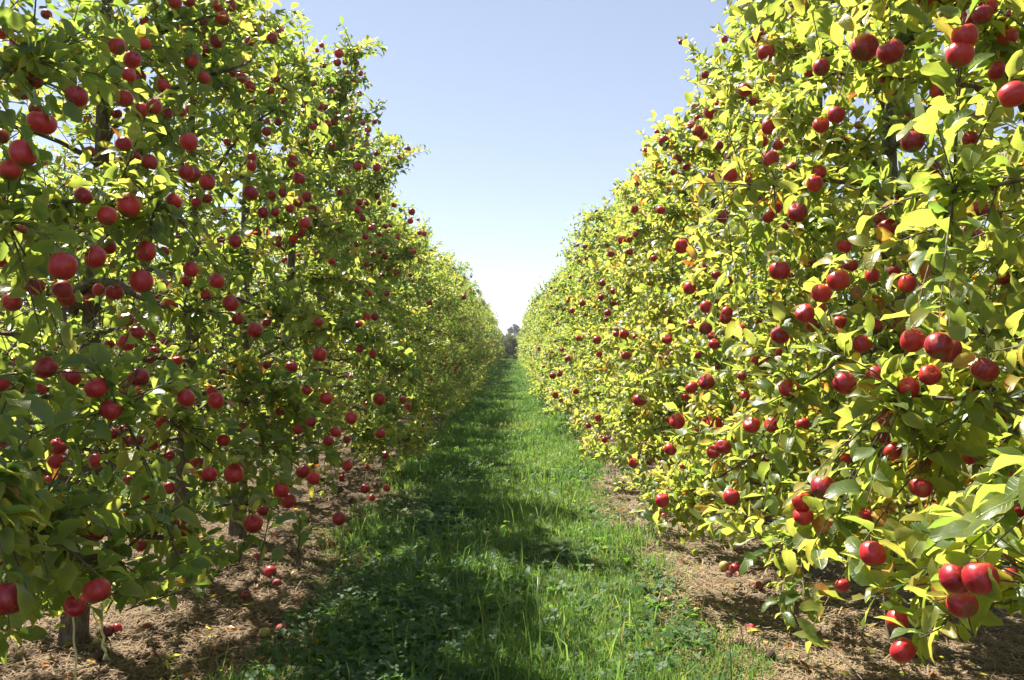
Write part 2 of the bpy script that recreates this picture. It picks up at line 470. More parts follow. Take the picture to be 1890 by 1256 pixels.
def make_skeleton(rg, H=3.85, dens=1.0, leafscale=1.0, lean=(0, 0), extra=None, n_limbs=34, zmin=.60, targets=None, thin=0.0, yelp=.94):
    tz = np.linspace(-.08, H, 9)
    wob = np.cumsum(rg.normal(0, .022, (9, 2)), 0); wob[0] = 0
    s = np.clip(tz / H, 0, 1)
    trunk = np.stack([wob[:, 0] + lean[0] * s ** 1.5, wob[:, 1] + lean[1] * s ** 1.5, tz], -1)
    trad = np.interp(s, [0, .03, .08, .5, .8, 1], [.075, .062, .056, .040, .022, .007])
    limbs, lrad = [], []
    az0 = rg.uniform(0, 6.28)
    for i in range(n_limbs):
        f = (i + rg.uniform(-.3, .3)) / n_limbs
        z0 = (zmin + .17) + (H - .35 - zmin - .17) * np.clip(f, 0, 1) ** 1.25
        az = az0 + i * 2.39996 + rg.normal(0, .25)
        el = R(rg.uniform(8, 28) + 22 * max(0, f)); droop = rg.uniform(.18, .50) * (1 - .6 * f)
        ca, sa = math.cos(az), math.sin(az)
        hw = float(halfwidth(z0 + .1)) * rg.uniform(.78, 1.06)
        L = min(hw / max(abs(ca), .01), (.82 - .45 * np.clip(f, 0, 1) ** 1.3) / max(abs(sa), .01), 1.36) * rg.uniform(.9, 1.02)
        L = max(L, .22)
        t = np.linspace(0, 1, 7)
        b = np.array([np.interp(z0, tz, trunk[:, 0]), np.interp(z0, tz, trunk[:, 1])])
        wig = np.cumsum(rg.normal(0, .022 * L, (7, 3)), 0); wig[0] = 0
        p = np.stack([b[0] + ca * L * t, b[1] + sa * L * t, z0 + L * (math.tan(el) * t - droop * t ** 2 * 1.5)], -1) + wig
        p[:, 2] = np.maximum(p[:, 2], zmin + .06)
        limbs.append(p); lrad.append(np.interp(t, [0, .15, 1], [.024 - .012 * f, .018 - .009 * f, .0045]))
    if extra:
        for pts, r0, r1 in extra:
            pts = np.array(pts, float); tt = np.linspace(0, 1, len(pts))
            p = np.stack([np.interp(np.linspace(0, 1, 7), tt, pts[:, c]) for c in range(3)], -1)
            limbs.append(p); lrad.append(np.linspace(r0, r1, 7))
    limbs = np.array(limbs); lrad = np.array(lrad); nl = len(limbs)
    Ln = np.linalg.norm(np.diff(limbs, axis=1), axis=-1).sum(1)
    def at(li, t):
        x = t * 6; i0 = np.clip(x.astype(int), 0, 5); fr = (x - i0)[:, None]
        a = limbs[li, i0]; b = limbs[li, i0 + 1]
        return a + (b - a) * fr, unit(b - a)
    tgt_s, tgt_d = [], []
    # leafy shoots off the limbs
    cnt = np.maximum(2, (Ln * 17 * dens).astype(int))
    li = np.repeat(np.arange(nl), cnt); t = rg.uniform(.16, 1.0, len(li)) ** .8
    t[np.concatenate([[0], np.cumsum(cnt)[:-1]])] = 1.0
    S0, T0 = at(li, np.minimum(t, .999))
    rnd = unit(rg.normal(0, 1, (len(li), 3)))
    lat = unit(rnd - T0 * (rnd * T0).sum(1, keepdims=True))
    dirs = unit(T0 * rg.uniform(.2, .9, (len(li), 1)) + lat * .85 + np.array([0, 0, .38]))
    slen = rg.uniform(.10, .36, len(li)) * np.where(rg.random(len(li)) < .12, 1.5, 1.0)
    if targets is not None and len(targets):
        flat = limbs[:, 1:].reshape(-1, 3)
        for tp in targets:
            j = np.argmin(np.linalg.norm(flat - tp, axis=1) + np.where(flat[:, 2] < tp[2] - .05, .12, 0)); a = flat[j]; dl = tp - a; Lg = np.linalg.norm(dl)
            if Lg > 1.0 or Lg < .03: continue
            tgt_s.append(a); tgt_d.append(dl)
    # upright shoots around the leader
    nt = int(28 * max(dens, .9)); zt = rg.uniform(H - 1.5, H - .02, nt); az = rg.uniform(0, 6.28, nt)
    St = np.stack([np.interp(zt, tz, trunk[:, 0]), np.interp(zt, tz, trunk[:, 1]), zt], -1)
    out = rg.uniform(.25, .9, nt)
    Dt = unit(np.stack([np.cos(az) * out, np.sin(az) * out, np.ones(nt) * .8], -1))
    S0 = np.concatenate([S0, St]); dirs = np.concatenate([dirs, Dt]); slen = np.concatenate([slen, rg.uniform(.2, .5, nt)])
    ns = len(S0)
    sag = np.zeros((ns, 3)); sag[:, 2] = -slen * rg.uniform(.0, .35, ns); sag[:, :2] = rg.normal(0, .05, (ns, 2)) * slen[:, None]
    if tgt_s:
        ts, td = np.array(tgt_s), np.array(tgt_d); Lg = np.linalg.norm(td, axis=1)
        sg = np.zeros_like(td); sg[:, 2] = -.22 * Lg
        dd = td - sg; sl_ = np.linalg.norm(dd, axis=1)
        S0 = np.concatenate([S0, ts]); dirs = np.concatenate([dirs, dd / sl_[:, None]]); slen = np.concatenate([slen, sl_]); sag = np.concatenate([sag, sg]); ns = len(S0)
    def shoot(i, s): return S0[i] + dirs[i] * (slen[i] * s)[:, None] + sag[i] * (s ** 2)[:, None]
    ss = np.array([0, .33, .67, 1.0])
    shoots = S0[:, None] + dirs[:, None] * (slen[:, None] * ss[None])[..., None] + sag[:, None] * (ss ** 2)[None, :, None]
    # leaves along shoots
    lc = np.maximum(3, (slen / (.0215 * leafscale)).astype(int)) + 3
    si = np.repeat(np.arange(ns), lc)
    st0 = np.concatenate([np.arange(c) / max(c - 1, 1) for c in lc]); s_ = np.clip(st0 * 1.0 + rg.normal(0, .03, len(si)), .04, 1)
    Pl = shoot(si, s_); tang = unit(dirs[si] + 2 * sag[si] * s_[:, None] / slen[si][:, None])
    phi = np.arange(len(si)) * 2.39996 + rg.normal(0, .4, len(si))
    ref = unit(np.cross(tang, np.where(np.abs(tang[:, 2:]) > .9, [[1.0, 0, 0]], [[0, 0, 1.0]]))); ref2 = np.cross(tang, ref)
    perp = ref * np.cos(phi)[:, None] + ref2 * np.sin(phi)[:, None]
    fwd = np.interp(s_, [0, 1], [.35, 1.0])[:, None]
    Dl = tang * fwd + perp * .95
    tn = rg.normal(0, .10, ns)[si]
    # spur rosettes on the limbs
    sc = np.maximum(2, (Ln * 20 * dens).astype(int)); sl = np.repeat(np.arange(nl), sc); stt = rg.uniform(.1, .98, len(sl))
    Sp, Tp = at(sl, stt); rn = unit(rg.normal(0, 1, (len(sl), 3)) + np.array([0, 0, .5])); Sp = Sp + rn * rg.uniform(.015, .06, (len(sl), 1))
    m = rg.integers(4, 7, len(sl)); pi_ = np.repeat(np.arange(len(sl)), m)
    rr = unit(rg.normal(0, 1, (len(pi_), 3)))
    Ds = unit(rn[pi_] * .5 + rr)
    Pl = np.concatenate([Pl, Sp[pi_]]); Dl = np.concatenate([Dl, Ds]); tn = np.concatenate([tn, rg.normal(0, .10, len(sl))[pi_]])
    k = len(Pl)
    Dl = unit(unit(Dl) + rg.normal(0, .28, (k, 3)) + np.array([0, 0, .10]))
    up = np.array([0, 0, 1.0]) + rg.normal(0, .55, (k, 3))
    # blades tilt outward to the light
    rad = Pl.copy(); rad[:, 2] = 0; up = up + unit(rad) * .35
    N = unit(up - Dl * (up * Dl).sum(1, keepdims=True)); S = np.cross(N, Dl)
    ln = rg.normal(.062, .013, k).clip(.032, .086) * leafscale
    Lf = dict(P=Pl, D=Dl, N=N, S=S, len=ln, wid=ln * rg.uniform(.44, .62, k), curl=rg.normal(.24, .20, k).clip(-.15, .75), fold=rg.uniform(.1, .85, k), pet=ln * rg.uniform(.15, .30, k))
    keep = (Pl[:, 2] + Dl[:, 2] * ln > zmin - .04)
    if thin:   # leaves removed so sun passes through the crown; negative thins the outer flank
        if thin > 0: keep &= ~((Pl[:, 0] < halfwidth(Pl[:, 2]) - .46) & (Pl[:, 2] < 3.9) & (rg.random(k) < thin * np.interp(Pl[:, 2], [1.8, 2.6], [1.0, .80])))
        else: keep &= ~((Pl[:, 0] > .25) & (rg.random(k) < -thin))
    Lf = {a: b[keep] for a, b in Lf.items()}; tn = tn[keep]
    yel = rg.random(len(tn))
    tint = .34 + 1.35 * tn + rg.normal(0, .10, len(tn)) + np.where(yel > yelp, rg.uniform(.18, .38, len(tn)), 0)
    # candidate apple spots: hanging under shoots and limbs
    ai = rg.permutation(ns)[:300]; sa_ = rg.uniform(.1, .9, len(ai)); Ap = shoot(ai, sa_)
    return dict(trunk=trunk, trad=trad, limbs=limbs, lrad=lrad, shoots=shoots, leaves=Lf, tint=tint, apples=Ap)

def sub(L, m): return {a: b[m] for a, b in L.items()}

# ------------------------------------------------------------------ apples read off the photograph: pixel x, y, diameter
PHOTO = """214 84 32;265 81 25;197 76 24;243 110 32;236 138 28;257 139 23;401 11 24;424 9 22;400 76 27;322 3 26;348 1 23;285 15 20;266 38 20;376 38 20;373 61 20;460 76 18;375 144 23;424 132 24;445 143 22;461 160 23;442 112 18;301 159 24;229 182 32;283 197 29;259 204 28;140 178 41;60 148 33;17 139 18;76 227 50;42 283 48;0 252 30;18 314 38;228 267 31;246 289 27;276 300 29;219 297 19;348 262 34;214 210 20;307 211 22;334 208 19;343 318 29;464 290 18;464 306 19;2 61 24;84 26 20;22 89 18;147 0 16;420 262 16
116 492 49;261 520 43;197 399 37;237 380 42;153 362 33;320 372 29;382 337 31;462 357 30;270 464 40;176 475 42;200 456 28;37 430 32;115 535 34;122 551 32;65 530 33;23 558 33;14 545 20;2 483 24;211 540 31;182 535 24;352 498 29;344 519 22;400 519 27;434 446 25;408 445 17;302 465 19;362 464 15;336 412 18;331 432 15;425 560 31;380 545 20;284 548 18;234 590 28;252 615 29;234 633 31;283 624 15;303 635 18;439 589 22;471 610 30;110 465 19;168 581 20;362 374 19;382 366 19;413 391 14
85 679 39;131 697 37;178 716 44;204 757 42;256 697 39;231 717 28;265 720 26;344 735 33;399 740 31;390 722 20;71 721 28;-2 710 36;24 667 15;104 643 13;201 636 19;190 650 19;275 665 18;327 666 20;211 801 24;230 791 20;251 813 26;237 815 23;283 823 19;107 825 32;104 852 28;2 822 24;90 885 15;135 879 16;176 851 28;236 885 16;270 910 28;313 901 23;386 876 29;432 875 37;413 813 24;453 743 18;411 687 15;388 781 15;180 1090 50;140 1118 42;15 1105 66;175 985 35;1 1035 40;262 1006 26;468 966 36
501 70 22;516 62 21;548 166 15;509 146 15;499 166 15;580 155 11;625 98 17;622 115 15;637 114 12;657 116 12;598 122 12;640 134 13;665 135 11;651 148 14;610 168 13;627 165 13;663 173 11;560 194 13;560 208 11;589 196 17;600 197 15;618 206 15;640 219 13;604 228 14;616 225 14;577 234 15;513 225 16;491 243 18;492 224 12;653 241 14;679 239 14;661 251 13;677 250 12;669 227 11;691 225 10;613 268 14;646 273 12;677 267 11;695 283 14;704 276 11;752 276 13;738 290 12;715 302 10;659 307 18;673 309 12;695 309 16;602 289 10;571 284 11;472 185 14;523 187 14;593 83 10;584 92 10;648 205 12
551 330 24;501 361 18;522 356 18;550 373 20;566 363 19;534 385 17;506 391 19;576 387 20;562 412 22;476 430 18;485 393 22;556 430 16;541 442 16;514 451 14;585 468 12;663 374 13;660 388 15;669 403 13;677 375 11;696 362 12;700 375 10;727 379 11;760 391 13;757 408 12;685 421 12;710 418 12;699 433 11;674 437 13;657 452 11;774 430 10;783 432 10;701 464 11;689 470 11;710 474 11;763 465 12;643 464 10;716 496 12;676 489 11;612 483 14;714 542 12;678 542 15;793 560 12;856 549 10;677 586 15;692 585 15;662 600 16;492 596 17;588 595 18
590 655 28;538 677 22;491 674 18;664 644 15;688 653 16;566 720 20;602 736 24;700 737 23;744 739 15;753 750 14;648 772 23;702 801 21;620 798 21;606 814 20;574 779 20;550 793 19;640 812 15;710 840 16;641 860 20;560 870 28;579 883 24;519 905 29;533 924 29;487 943 23;674 902 18;714 901 13;626 957 26;516 760 18;478 816 15;678 862 10
1400 65 31;1414 97 30;1517 124 32;1596 88 52;1645 95 50;1375 166 26;1338 72 13;1302 138 15;1277 231 17;1299 253 17;1283 198 13;1303 200 12;1325 191 12;1391 187 17;1457 197 15;1544 212 32;1516 231 30;1420 234 28;1404 262 26;1435 267 24;1423 294 31;1349 324 27;1318 331 26;1379 329 23;1512 318 28;1504 339 29;1461 308 20;1472 393 36;1335 400 25;1432 383 25;1420 401 25;1451 415 20;1686 262 42;1732 169 28;1808 385 30;1624 404 25;1792 257 28;1267 308 15;1345 286 17;1327 269 18;1292 217 11;1586 231 17;1653 323 17;1728 311 22;1741 294 15;1825 13 34;1787 37 36;1815 27 37;1852 30 30;1782 67 46;1773 100 50;1862 67 33;1842 130 33;1870 174 48;1258 77 12
1439 500 40;1548 518 42;1516 542 38;1569 489 30;1559 455 28;1486 579 36;1511 575 28;1500 600 28;1440 619 37;1610 509 27;1651 500 25;1675 524 32;1591 636 35;1551 595 27;1684 629 43;1732 639 50;1752 647 44;1559 708 43;1616 694 38;1678 716 39;1716 693 40;1817 683 50;1539 662 22;1304 706 31;1277 716 25;1369 694 18;1375 731 20;1303 567 23;1302 607 25;1366 611 25;1342 577 22;1339 588 22;1318 636 20;1315 621 18;1273 532 25;1344 520 20;1322 508 18;1258 455 28;1594 534 12;1387 785 32;1425 785 29;1482 783 26;1335 825 29;1316 835 25;1648 832 37;1638 775 37;1631 808 24;1439 651 16;1394 666 18;1305 775 18;1803 432 20;1288 656 15;1752 520 20
1479 925 37;1482 953 37;1519 900 45;1350 918 30;1698 900 40;1594 953 30;1610 1022 48;1762 1067 60;1808 1067 63;1775 1115 56;1862 1067 48;1869 1023 36;1656 1144 42;1665 1200 48;1878 940 30;1788 846 24;1554 1080 26;1563 845 24
1181 739 28;1250 778 30;1156 657 18;1048 662 12;1020 694 13;1106 654 12;1086 786 11;1116 812 13;1237 830 24;1169 855 19;1222 924 27;1264 734 15;1287 795 13;1063 723 12;1035 739 10;1025 730 12;1259 862 13;1258 926 14;1148 444 15;1162 443 11;1128 469 13;1162 465 13;1207 477 13;1163 489 11;1173 433 11;1112 523 13;1132 538 12;1110 549 12;1075 560 12;1056 574 11;1122 578 14;1102 628 16;1152 617 18;1137 617 12;1231 627 20;1172 623 11;1068 625 11;1172 386 14;1220 388 18;1175 340 12;1213 243 10;1080 455 10"""
PHOTO = [tuple(float(x) for x in e.split()) for line in PHOTO.split("\n") for e in line.split(";")]

BOUGHS = '''1490 1170;1440 1130;1520 1120;1600 1090;1660 1225;1640 1180;1690 1180;1720 1110;1560 1040;1620 1010;1500 1010;1450 1010;1400 1030;1690 1050;1700 980;1760 990;1830 970;1880 930;1880 1000;1800 930;1740 930;1600 930;1540 960;1460 950;1400 960;1350 980;1300 960;1240 930;1290 900;1180 880;1140 830;1090 790
380 1075;330 1035;270 1075;210 1090;130 1020;150 960;60 990;90 1060;20 1160;55 1100;10 1040;260 950;320 980;210 1010;180 930;90 930;380 940;640 965;600 930;700 930;760 860;830 780;20 950;120 880;40 870;250 880;180 860'''
BOUGHS = [tuple(float(x) for x in e.split()) for line in BOUGHS.split("\n") for e in line.split(";")]
XL, XR = -2.2, 1.98
def wall_x(z, right): return (XR - halfwidth(z)) if right else (XL + halfwidth(z))
def unproject(px, py, y): return np.array([(px - 945.0) * y / F, y, EYE - (py - 635.0) * y / F])
def project(p):
    y = np.maximum(p[..., 1], .05)
    return 945.0 + F * p[..., 0] / y, 635.0 - F * (p[..., 2] - EYE) / y, p[..., 1]

photo_apples = []
for px, py, d in PHOTO:
    right = px > 945
    y = .078 * F / d
    for _ in range(12):
        z = EYE - (py - 635) * y / F
        X = abs(wall_x(np.clip(z, .5, 4.1), right))
        y = .5 * y + .5 * X * F / max(abs(px - 945), 1)
    if py < 560: y = min(y, 2.65 * F / (635 - py))
    y = float(np.clip(y, .056 * F / d, .088 * F / d))
    p = unproject(px, py, y)
    photo_apples.append((p, max(.026, d * y / F * .5)))
photo_P = np.array([a[0] for a in photo_apples]); photo_R = np.array([a[1] for a in photo_apples])

bough_P = []
for px, py in BOUGHS:
    z = .75; y = 3.0
    for _ in range(15):
        z = float(np.clip(EYE - (py - 635) * y / F, .5, 2)); y = .5 * y + .5 * (abs(wall_x(z, px > 945)) + .04) * F / abs(px - 945)
    bough_P.append(unproject(px, py, y))

# where photo apples show, at a quarter of the photograph's resolution
AH, AW = 1256 // 4, 1890 // 4
amap = np.zeros((AH, AW)); yy, xx = np.mgrid[0:AH, 0:AW]
for (p, r), (px, py, d) in zip(photo_apples, PHOTO):
    m = (xx * 4 + 2 - px) ** 2 + (yy * 4 + 2 - py) ** 2 < (d * .42) ** 2
    amap[m] = np.maximum(amap[m], p[1])

# ------------------------------------------------------------------ near trees, one by one
LEFT_Y = [1.7 + 1.2 * k for k in range(10)]
RIGHT_Y = [0.52 + 1.2 * k for k in range(11)]
near = []
for side, ylist in ((-1, LEFT_Y), (1, RIGHT_Y)):
    for k, y in enumerate(ylist):
        near.append(dict(side=side, k=k, x=(XL if side < 0 else XR) + rng.normal(0, .03), y=y + rng.normal(0, .04)))
LEFT_LABELS = [
    "apple tree of the shaded row with a thick sawn-off limb over the twine",
    "shaded-row apple tree in front of the trunk base beside the twine",
    "apple tree of the shaded row whose thick trunk base stands behind the hanging twine",
    "apple tree on the shaded row, its dark trunk second beyond the twine",
    "apple tree on the shaded row, third visible trunk base, low branch over fallen apples",
    "fifth apple tree counting from the shaded row's near end, behind the third visible trunk base",
    "sixth apple tree along the shaded row, treetop loaded with small dark apples against the sky",
    "seventh apple tree along the shaded row, just past the one with the apple-loaded top",
    "eighth apple tree along the shaded row, low branch of red apples over the grass edge",
    "ninth apple tree along the shaded row, before the trees blend into one wall"]
RIGHT_LABELS = [
    "sunlit-row apple tree at the very edge of the photo, big yellowing leaves beside the viewer",
    "sunlit apple tree with a cut limb end beside the cluster of three big low apples",
    "apple tree of the sunlit row carrying the big pair of apples high up",
    "fourth apple tree along the sunlit row, red apples hanging over the bare pale soil",
    "fifth apple tree along the sunlit row, low bough reaching towards the grass edge",
    "sixth apple tree along the sunlit row, yellow-green crown with apples in the middle",
    "seventh apple tree along the sunlit row, crown top standing out against the sky",
    "eighth apple tree along the sunlit row, single apple hanging beside the grass",
    "ninth apple tree along the sunlit row, small apples dotted over yellow-green leaves",
    "tenth apple tree along the sunlit row, smaller and further down the grass path",
    "eleventh apple tree along the sunlit row, before the trees blend into one wall"]

# give each photo apple to the tree whose trunk is closest
apples_of = {i: [] for i in range(len(near))}
far_photo = []
for p, r in photo_apples:
    cand = [(abs(p[1] - t['y']) + (0 if (p[0] > 0) == (t['side'] > 0) else 99), i) for i, t in enumerate(near)]
    dmin, i = min(cand)
    if dmin < .75: apples_of[i].append((p, r, True))
    else: far_photo.append((p, r))

for ti, t in enumerate(near):
    rg = np.random.default_rng(1000 + 37 * t['k'] + (7 if t['side'] > 0 else 0))
    extra = []
    lean = (rg.normal(0, .08), rg.normal(0, .08))
    if t['side'] < 0 and t['k'] == 0:
        extra = [([(0, 0, 1.10), (.45, .25, 1.06), (.80, .48, .97), (1.04, .60, .87)], .030, .022)]
    if t['side'] < 0 and t['k'] == 2:
        extra = [([(0, 0, 1.66), (.08, -.05, 1.82), (.3, -.15, 1.79), (.5, -.25, 1.70), (.72, -.35, 1.64)], .032, .014)]; lean = (.22, -.1)
    if t['side'] > 0 and t['k'] == 1:
        extra = [([(0, 0, 1.18), (-.4, .0, 1.12), (-.70, .0, 1.02), (-.86, -.02, .985)], .030, .024)]
    if t['side'] < 0 and t['k'] == 5:
        extra = [([(0, 0, 2.5), (.45, -.1, 3.3), (.62, -.15, 3.85), (.70, -.2, 4.2)], .016, .004), ([(0, 0, 2.8), (.3, .1, 3.5), (.55, .2, 4.0)], .014, .004), ([(0, 0, 2.4), (.4, -.3, 3.0), (.75, -.45, 3.5)], .014, .004)]
    if t['side'] < 0 and t['k'] == 6:
        extra = [([(0, 0, 2.3), (.5, 0, 3.0), (.8, -.1, 3.35), (1.02, -.2, 3.5)], .016, .004), ([(0, 0, 2.6), (.4, .2, 3.3), (.8, .2, 3.75)], .014, .004)]
    if t['side'] > 0 and t['k'] == 2: lean = (-.12, .12)
    t['extra_n'] = len(extra)
    tg = [p + np.array([0, 0, 1.2 * r]) for p, r, _ in apples_of[ti]]
    tg += [p for p in bough_P if (p[0] > 0) == (t['side'] > 0) and abs(p[1] - t['y']) < .6]
    tg = np.array(tg).reshape(-1, 3) - np.array([t['x'], t['y'], 0])
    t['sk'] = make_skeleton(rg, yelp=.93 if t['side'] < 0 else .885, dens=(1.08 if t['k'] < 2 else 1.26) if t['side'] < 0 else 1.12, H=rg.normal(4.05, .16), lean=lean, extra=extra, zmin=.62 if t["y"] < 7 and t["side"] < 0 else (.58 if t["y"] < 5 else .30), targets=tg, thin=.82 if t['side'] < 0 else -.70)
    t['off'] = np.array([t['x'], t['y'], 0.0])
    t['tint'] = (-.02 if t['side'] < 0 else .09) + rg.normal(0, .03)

# leaves that would hide an apple the photograph shows are left off; then find which leaves show largest
BASE_X = [-400, 0, 60, 110, 128, 165, 215, 375, 392, 440, 520, 640, 700, 760, 830, 880, 945, 1010, 1050, 1100, 1200, 1245, 1330, 1385, 1420, 1500, 1560, 1600, 1680, 1718, 1735, 1830, 1890, 2400]
BASE_Y = [1400, 1215, 1165, 1160, 1120, 1125, 1115, 1110, 1062, 1032, 1005, 1000, 945, 895, 800, 745, 690, 750, 818, 895, 965, 985, 1066, 1075, 1195, 1195, 1090, 1180, 1256, 1250, 1165, 1160, 1120, 1120]
def fol_base(px): return np.interp(px, BASE_X, BASE_Y)
WINDOWS = [(312, 352, 790, 1045, 5.2, .80), (128, 162, 1115, 1190, 4.0, 1.0), (132, 165, 530, 600, 4.0, .75), (160, 345, 508, 580, 3.6, .65), (418, 450, 900, 1005, 6.3, .8), (115, 200, 1010, 1055, 2.2, .9), (1840, 1890, 1020, 1075, 1.8, .8), (1835, 1880, 250, 420, 3.0, .5)]
samples_uv = [(.1, 0), (.4, 0), (.4, .65), (.4, -.65), (.7, .45), (.7, -.45), (.92, 0)]
allS, allI = [], []
for i, t in enumerate(near):
    L = t['sk']['leaves']; P = L['P'] + t['off']
    hide = np.zeros(len(P), bool); pts = []
    for u, v in samples_uv:
        q = P + L['D'] * (L['pet'] + u * L['len'])[:, None] + L['S'] * (v * .5 * L['wid'])[:, None] - L['N'] * (L['curl'] * L['len'] * u * u)[:, None]
        pts.append(q)
        px, py, d = project(q)
        cx = (px / 4).astype(int); cyy = (py / 4).astype(int)
        ok = (cx >= 0) & (cx < AW) & (cyy >= 0) & (cyy < AH)
        dep = np.zeros(len(P)); dep[ok] = amap[cyy[ok], cx[ok]]
        hide |= (dep > 0) & (d < dep + .02)
    hide &= rng.random(len(P)) < .86
    q = pts[4]; px, py, d = project(q)
    hide |= (py > fol_base(px) + rng.normal(0, 9, len(P))) & (d > .4) & (np.abs(px - 945) < 1100)
    for x0, x1, y0, y1, dm, pr in WINDOWS:
        hide |= (px > x0) & (px < x1) & (py > y0) & (py < y1) & (d < dm) & (rng.random(len(P)) < pr)
    hide |= np.linalg.norm(P - np.array([0, 0, EYE]), axis=1) < .9
    t['keep'] = ~hide
    t['pts'] = np.stack(pts, 1)
CELL = 6
ZW, ZH = 1890 // CELL + 1, 1256 // CELL + 1
zb = np.full(ZW * ZH, 1e9)
for t in near:
    q = t['pts'][t['keep']]; px, py, d = project(q)
    t['px'], t['py'], t['d'] = px, py, d
    cx = np.floor(px / CELL).astype(int); cyy = np.floor(py / CELL).astype(int)
    ok = (cx >= 0) & (cx < ZW) & (cyy >= 0) & (cyy < ZH) & (d > .3)
    t['cell'] = np.where(ok, cyy * ZW + cx, -1)
    np.minimum.at(zb, t['cell'][ok], d[ok])

bark_tubes = lambda P, Rd, s, cap=False: tubes(P, Rd, s, cap)

def add_apple(parent, p, r, big, rg, meshes=APPLE):
    a = link("apple", meshes[rg.integers(len(meshes))], parent)
    a.location = p
    a.rotation_euler = (rg.normal(0, .5), rg.normal(0, .5), rg.uniform(0, 6.28))
    s = r * 1.0
    a.scale = (s * rg.uniform(.93, 1.04), s, s * rg.uniform(.88, 1.10))
    if big:
        link("stem", STEM, a)
    return a

twig_total = 0
for i, t in enumerate(near):
    sk = t['sk']; rg = np.random.default_rng(5000 + i)
    root = bpy.data.objects.new("apple_tree", None); COL.objects.link(root); root.location = t['off']
    root.empty_display_size = .2
    tag(root, (LEFT_LABELS if t['side'] < 0 else RIGHT_LABELS)[t['k']], "apple tree", "apple trees of the shaded row" if t['side'] < 0 else "apple trees of the sunlit row")
    t['root'] = root
    v, q, tr = tubes(sk['trunk'][None], sk['trad'][None] * rg.uniform(.95, 1.1), 9, True)
    v += (rg.normal(0, 1, v.shape) * .003)
    link("trunk", mesh_np("trunk", v, q, tr, mat=M_BARK), root)
    nl = len(sk['limbs'])
    for j in range(nl):
        lp, lr = sk['limbs'][j], sk['lrad'][j]
        if j < nl - t['extra_n']:      # a low limb ends where its leaves end
            qx, qy, qd = project(lp + t['off']); bad = np.where((qy > fol_base(qx) - 14) & (qd > .4) & (np.abs(qx - 945) < 1100))[0]
            if len(bad) and bad[0] < 7: lp, lr = lp[:max(2, bad[0])], lr[:max(2, bad[0])]
        v, q, tr = tubes(lp[None], lr[None], 6, True)
        o = link("limb", mesh_np("limb", v, q, tr, mat=M_BARK), root)
        if j >= nl - t['extra_n'] and sk['lrad'][j][-1] > .02:
            o["label"] = "thick limb sawn off short"
            e = sk['limbs'][j]; dd = unit((e[-1] - e[-2])[None])[0]
            v, q, tr = tubes(np.array([[e[-1], e[-1] + dd * .004]]), np.array([[sk['lrad'][j][-1] * .93] * 2]), 10, True)
            link("cut_face", mesh_np("cut_face", v, q, tr, mat=M_WOOD, smooth=False), o)
    # twigs
    sh = sk['shoots']; sx, sy, _ = project(sh[:, -1] + t['off']); sh = sh[sy < fol_base(sx) + 12]; tw_r = np.tile(np.array([.0034, .0029, .0022, .0013]), (len(sh), 1))
    tv, tq, _ = tubes(sh, tw_r, 3)
    # apples: those of the photograph, then others deeper in the crown
    cand = sk['apples'] + t['off'] + np.array([0, 0, -.055])
    lst = list(apples_of[i]); have = [a[0] for a in lst]
    want = 44 if t['d'].size else 0
    for c in cand:
        if want <= 0: break
        if c[2] < .78 or np.linalg.norm(c - np.array([0, 0, EYE])) < 2.9: continue
        if have and min(np.linalg.norm(np.array(have) - c, axis=1)) < .085: continue
        px, py, d = project(c)
        if py > fol_base(px) - 25: continue
        inx = (c[0] - (XL if t['side'] < 0 else XR)) * -t['side']
        if -20 < px < 1910 and -20 < py < 1276:
            cx, cyy = int(np.clip(px // CELL, 0, ZW - 1)), int(np.clip(py // CELL, 0, ZH - 1))
            if zb[cyy * ZW + cx] > c[1] - .04 and rg.random() < .5: continue    # an apple the photograph does not show in the open
        lst.append((c, rg.uniform(.026, .041), False)); have.append(c); want -= 1
    seg = []
    shp = np.concatenate([sh[:, 0], sh[:, 1], sh[:, 2], sk['limbs'][:, 2:].reshape(-1, 3)]) + t['off']
    for p, r, isphoto in lst:
        pxl = 2 * r * F / max(p[1], .3)
        a = add_apple(root, p - t['off'], r, pxl > 24, rg)
    if seg:
        sv2, sq2, _ = tubes(np.array(seg), np.tile([.0042, .0034, .0024], (len(seg), 1)), 3)
        tq = np.concatenate([tq, sq2 + len(tv)]); tv = np.concatenate([tv, sv2])
    link("twig", mesh_np("twig", tv, tq, mat=M_BARK), root, kind="stuff")
    # the 300 leaves that show largest become leaves of their own
    idx = np.where(t['keep'])[0]
    cell = t['cell']; vis = (cell >= 0) & (t['d'] <= zb[np.maximum(cell, 0)] + .02)
    frac = vis.mean(1)
    ext = np.hypot(t['px'][:, 6] - t['px'][:, 0], t['py'][:, 6] - t['py'][:, 0]) / .82
    wid = np.hypot(t['px'][:, 2] - t['px'][:, 3], t['py'][:, 2] - t['py'][:, 3]) / .65
    big = np.maximum(ext, wid)
    score = frac * big * np.minimum(np.maximum(wid, 3), np.maximum(ext, 3))
    good = (frac > .25) & (big >= 10)
    order = np.argsort(-score * good)[:300]; order = order[good[order]]
    hero = idx[order]
    L = sk['leaves']; tint = sk['tint']
    for h in hero:
        D, S, N = L['D'][h], L['S'][h], L['N'][h]; ln = L['len'][h]; wd = L['wid'][h]
        o = link("leaf", HERO[rg.integers(len(HERO))], root)
        B = L['P'][h] + D * (ln * .28)
        sx, sy = ln, wd / .5
        o.matrix_basis = Matrix(((D[0] * sx, S[0] * sy, N[0] * ln, B[0]), (D[1] * sx, S[1] * sy, N[1] * ln, B[1]), (D[2] * sx, S[2] * sy, N[2] * ln, B[2]), (0, 0, 0, 1)))
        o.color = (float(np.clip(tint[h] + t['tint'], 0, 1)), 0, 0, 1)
    m = t['keep'].copy(); m[hero] = False
